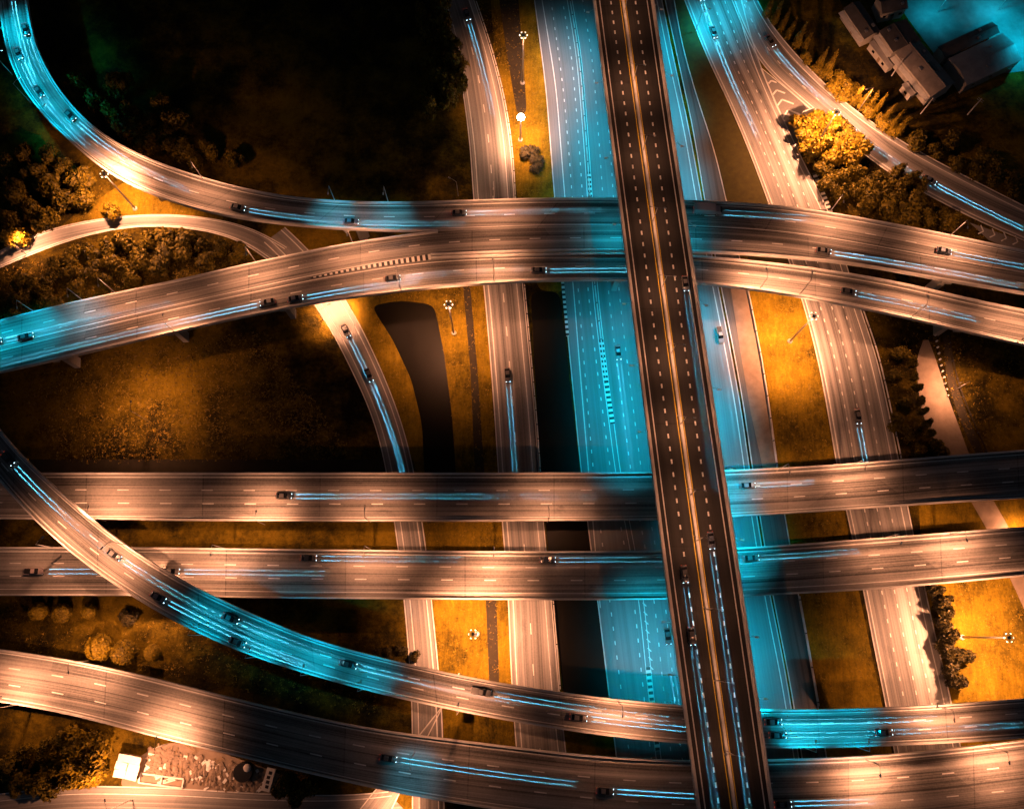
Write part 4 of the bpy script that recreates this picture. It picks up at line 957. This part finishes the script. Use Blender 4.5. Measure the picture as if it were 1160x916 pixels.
house('long house with a grey gable roof and a dark skylight', [(1015, 61), (1057, 112), (1080, 92), (1040, 44)], 5.5, 1.8, 'roof_tile', sky_l=(.15, .3), front=True)
house('house with a plain dark roof joined to the skylit house', [(996, 38), (1015, 61), (1040, 44), (1026, 19)], 6.5, .8, 'roof_dark', front=True, windows=2)
house('narrow shop row with a pale canopy, nearest the top edge', [(955, 8), (980, 47), (997, 34), (974, 3)], 4.5, 1.0, 'roof_dark', front=True, windows=4, lit=True)
house('low lean-to with a pale roof in front of the dark-roofed house', [(985, 49), (1007, 78), (1015, 73), (992, 44)], 3.0, .4, 'roof_sheet', windows=2)
house('small flat outbuilding below the skylit house', [(1022, 96), (1032, 110), (1041, 104), (1030, 91)], 3.0, .3, 'roof_sheet', windows=1)
house('long metal shed with a shallow pale roof, nearest the right edge', [(1095, 97), (1156, 69), (1137, 37), (1074, 67)], 5.0, 1.4, 'roof_sheet', wall='roof_sheet')
house('dark-roofed shed behind the pale metal shed', [(1072, 66), (1134, 35), (1122, 27), (1060, 53)], 4.0, .7, 'roof_dark')
house('small dark-roofed house cut by the top edge', [(1000, 17), (1026, 9), (1024, -8), (992, -4)], 5.0, 1.4, 'roof_dark')
street_lamp((972, 126), 0, 13, 'added street lamp on the outer verge of the slip road among the conifers', .22, R(200), cone=170)  # added to brighten the conifers and bushes
street_lamp((1168, 52), 0, 13, 'added cool yard lamp beyond the right end of the sheds', .16, R(200), 2, CYAN, 'cyan_lens', 'yard lamps')  # added out of view to tint the shed roofs cyan
street_lamp((1130, 12), 0, 9, 'cool yard lamp at the upper edge of the yard', .045, R(200), 2, CYAN, 'cyan_lens', 'yard lamps')
street_lamp((1062, 14), 0, 8, 'cool yard lamp between the houses and the sheds', .03, R(200), 2, CYAN, 'cyan_lens', 'yard lamps')
def pole(a, label, h=9.0):
    p = W(*a, 0); root = empty('utility_pole', (p[0], p[1], 0), R(-40)); props(root, label, 'utility pole', 'utility poles by the houses')
    mb = MB(); mb.tube((0, 0, 0), (0, 0, h), .2, .13); mb.build('pole', 'parapet_concrete', root)
    for dz in (.4, 1.2):
        mb = MB(); mb.box((0, 0, h-dz), (2.0, .12, .12)); mb.build('crossarm', 'galvanised', root)
pole((1010, 86), 'concrete utility pole in front of the lean-to'); pole((1043, 129), 'concrete utility pole below the skylit house'); pole((1096, 130), 'concrete utility pole alone on the dark ground')
# site
ctr, rz, lx, ly = frame_of([(128, 880), (156, 884), (158, 858), (134, 852)], 3.2)
root = empty('shed', (ctr[0], ctr[1], 0), rz); props(root, 'white patched-roof shed on the bare ground by the trees', 'shed')
mb = MB(); mb.box((0, 0, 1.5), (lx-.5, ly-.5, 3.0)); mb.build('wall', 'timber', root)
for i in range(3):
    for j in range(2):
        mb = MB(); mb.box(((j-.5)*lx*.5+random.uniform(-.15, .15), (i-1)*ly*.335, 3.1+.05*((i+j) % 2)+j*.02), (lx*.49, ly*.325, .06), Matrix.Rotation(R(random.uniform(-3, 3)), 3, 'Z')); mb.build('roof_sheet', 'white_sheet', root)
ctr, rz, lx, ly = frame_of([(158, 886), (206, 892), (209, 882), (159, 875)], .3)
mb = MB()
for x, y, a, b_ in ((0, -ly/2, lx, .4), (0, ly/2, lx, .4), (-lx/2, 0, .4, ly), (lx/2, 0, .4, ly), (0, 0, .35, ly)): mb.box((x, y, .35), (a, b_, .7+.004*a))
o = mb.build('foundation', 'parapet_concrete'); o.location = (ctr[0], ctr[1], 0); o.rotation_euler = (0, 0, rz); props(o, 'low rectangular concrete foundation beside the white shed', 'foundation')
p = W(276, 874, 1.2); root = empty('water_tank', (p[0], p[1], 0)); props(root, 'round black water tank with a pale domed lid', 'water tank')
mb = MB(); mb.tube((0, 0, 0), (0, 0, 2.2), 2.6, 2.5, 24); mb.build('tank', 'black_plastic', root)
mb = MB(); mb.ball((1.2, 1.2, 2.3), 1.1, 2, (1, 1, .6)); mb.build('lid', 'white_sheet', root, True)
ctr, rz, lx, ly = frame_of([(297, 895), (306, 897), (311, 871), (301, 868)], .8)
root = empty('concrete_trough', (ctr[0], ctr[1], 0), rz); props(root, 'pale concrete trough with dark openings beside the water tank', 'trough')
mb = MB(); mb.box((0, 0, .4), (lx, ly, .8)); mb.build('body', 'white_sheet', root)
for i in range(4):
    mb = MB(); mb.box((random.uniform(-.2, .2), (i-1.5)*ly*.2, .81), (lx*.4, ly*.14, .03)); mb.build('opening', 'black_plastic', root)
ctr, rz, lx, ly = frame_of([(231, 872), (238, 875), (244, 862), (236, 860)], .6)
root = empty('tarpaulin', (ctr[0], ctr[1], 0), rz); props(root, 'white tarpaulin lying over a pile on the site', 'tarpaulin')
mb = MB(); V_ = [(x*lx/6, y*ly/6, .25+.5*math.exp(-(x*x+y*y)/5)+random.uniform(-.08, .08)) for x in range(-3, 4) for y in range(-3, 4)]
mb.add(V_, [(i*7+j, (i+1)*7+j, (i+1)*7+j+1, i*7+j+1) for i in range(6) for j in range(6)]); mb.build('sheet', 'white_sheet', root)
mb = MB(); mb.ball((0, 0, .2), 1.0, 1, (1, 1, .5)); mb.build('pile', 'dirt', root)
TD = ['', 'brown planks on the site nearest the bottom overpass, tilted', 'short brown planks beside the topmost stack on the site', 'brown planks just above the concrete foundation, nearly upright', 'brown planks lowest on the site, left of the water tank', 'long level brown planks along the top of the foundation', 'short brown planks right of the white tarpaulin']
for k, (x, y, a, L_) in enumerate([(190, 884, 15, 6.5), (214, 845, -30, 5), (222, 850, 40, 4), (206, 872, 70, 5), (252, 885, -60, 6), (196, 868, 5, 7), (246, 862, 30, 4)]):
    p = W(x, y, .2); mb = MB()
    for j in range(3): mb.box((0, (j-1)*.33, .12+.02*j), (L_*(1-.08*j), .26, .2))
    o = mb.build('timber_stack', 'white_sheet' if k == 0 else 'timber'); o.location = (p[0], p[1], .02); o.rotation_euler = (0, 0, R(a))
    props(o, 'stack of pale planks lying on the foundation' if k == 0 else TD[k], 'planks', 'planks on the site')
mb = MB()
for k in range(420):
    x, y = random.uniform(165, 300), 0; y = 838+(x-165)*.22+random.uniform(6, 36)
    p = W(x, min(y, 893), 0); s = random.uniform(.12, .8); mb.ball((p[0], p[1], s*.3), s, 1, (random.uniform(.7, 1.6), random.uniform(.7, 1.6), .6))
props(mb.build('rubble', 'dirt'), kind='stuff')
mb = MB()
for k in range(110):
    x = random.uniform(165, 305); y = 838+(x-165)*.22+random.uniform(4, 40)
    p = W(x, min(y, 893), 0); l_ = random.uniform(.3, 2.2); mb.box((p[0], p[1], random.uniform(.1, .3)), (l_, random.uniform(.1, .5), random.uniform(.05, .2)), Matrix.Rotation(random.uniform(0, 3.14), 3, 'Z') @ Matrix.Rotation(random.uniform(-.25, .25), 3, 'Y'))
props(mb.build('debris', 'timber'), kind='stuff')
mb = MB()
for k in range(60):
    x = random.uniform(165, 305); p = W(x, min(838+(x-165)*.22+random.uniform(6, 40), 893), 0); mb.box((p[0], p[1], .3), (random.uniform(.4, 1.8), random.uniform(.3, 1.1), random.uniform(.05, .3)), Matrix.Rotation(random.uniform(0, 3.14), 3, 'Z'))
props(mb.build('litter', 'white_sheet'), kind='stuff')
# sign boards
def sign(a, b_, z, label):
    p, q = W(*a, z), W(*b_, z); c = (p+q)/2; d = q-p; rz = math.atan2(d[1], d[0]); l = np.linalg.norm(d)
    root = empty('road_sign', (c[0], c[1], 0), rz); props(root, label, 'road sign', 'roadside sign boards')
    mb = MB(); mb.box((0, 0, z-1.2), (l, .18, 2.6)); bd = mb.build('board', 'dark_steel', root)
    mb = MB(); mb.box((0, .5, z-1.2), (l*.98, .06, 2.5)); mb.build('sign_face', 'white_sheet', root)
    for s in (-1, 1):
        mb = MB(); mb.tube((s*l*.35, .25, 0), (s*l*.35, .25, z), .14, .12); mb.build('post', 'galvanised', root)
sign((910, 128), (923, 123), 7, 'dark-backed sign board over the painted fork of the slip road')
sign((899, 237), (918, 238.5), 6, 'wide dark sign board at the main road against the loop ramp')
sign((926, 240), (936, 238), 6, 'narrow dark sign board at the main road kerb by the loop ramp')
# guardrails
def guardrail(pts, label, step=4.0, z=0.03, mat='parapet_concrete'):
    P = px(pts, z, (0, 0)); c = P[len(P)//2]; root = empty('guardrail', (c[0], c[1], 0)); props(root, label, 'guardrail', 'guardrails')
    inv = Matrix.Translation(-Vector(root.location))
    mb = MB(); sweep(mb, P, [(-.14, .45), (.14, .45), (.16, .78), (-.16, .78)]); o = mb.build('rail', mat, root); o.matrix_parent_inverse = inv
    s = arclen(P); first = None
    for a in np.linspace(1, s[-1]-1, int(min(40, max(3, s[-1]/step)))):
        q = [np.interp(a, s, P[:, i]) for i in range(3)]
        if first is None:
            mb = MB(); mb.box((0, 0, .42), (.34, .34, .84)); first = mb.build('post', 'dark_steel', root); o = first
        else: o = first.copy(); COL.objects.link(o)
        o.parent = root; o.matrix_parent_inverse = inv; o.location = (q[0], q[1], z)
guardrail(sh(C_R[:5], 2.5), 'guardrail along the right edge of the collector road above the loop')
guardrail(sh(C_R[5:9], 2.5), 'guardrail along the right edge of the collector road beside the dark ditch')
guardrail(sh(C_R[10:12], 2.5), 'short guardrail along the collector road below the straight overpasses', 8)
guardrail(sh(ib[:4], 0.2), 'median barrier in the motorway above the loop ramp', 5)
guardrail(sh(ib[4:7], 0.2), 'median barrier in the motorway between ramps and straight overpass', 5)
guardrail(sh(RR_R[6:10], 3), 'guardrail along the right kerb of the main road', 5)
guardrail([(846, 325), (859, 388), (869, 447), (880, 529)], 'low wall between the dirt lane and the orange grass', 6)
guardrail([(905, 675), (915, 731), (927, 799)], 'low wall right of the service road near the bottom', 6)
guardrail([(1069, 326), (1079, 424), (1099, 473), (1118, 514)], 'curving dark rail along the drainage channel', 5, mat='dark_soil')
first = None
for i in range(13):
    t = i/12; p = W(1057.5+13*t+3*t*t, 366+82*t, .2)
    mb = MB()
    if first is None:
        mb.tube((0, 0, 0), (0, 0, .75), .28, .24, 10); mb.ball((0, 0, .75), .24, 1, (1, 1, .5)); first = mb.build('bollard', 'road_paint'); o = first
    else: o = first.copy(); COL.objects.link(o)
    o.location = (p[0], p[1], 0); props(o, f'white bollard beside the drainage channel, {ORD[i]} from the top of its row', 'bollard', 'bollards by the drainage channel')
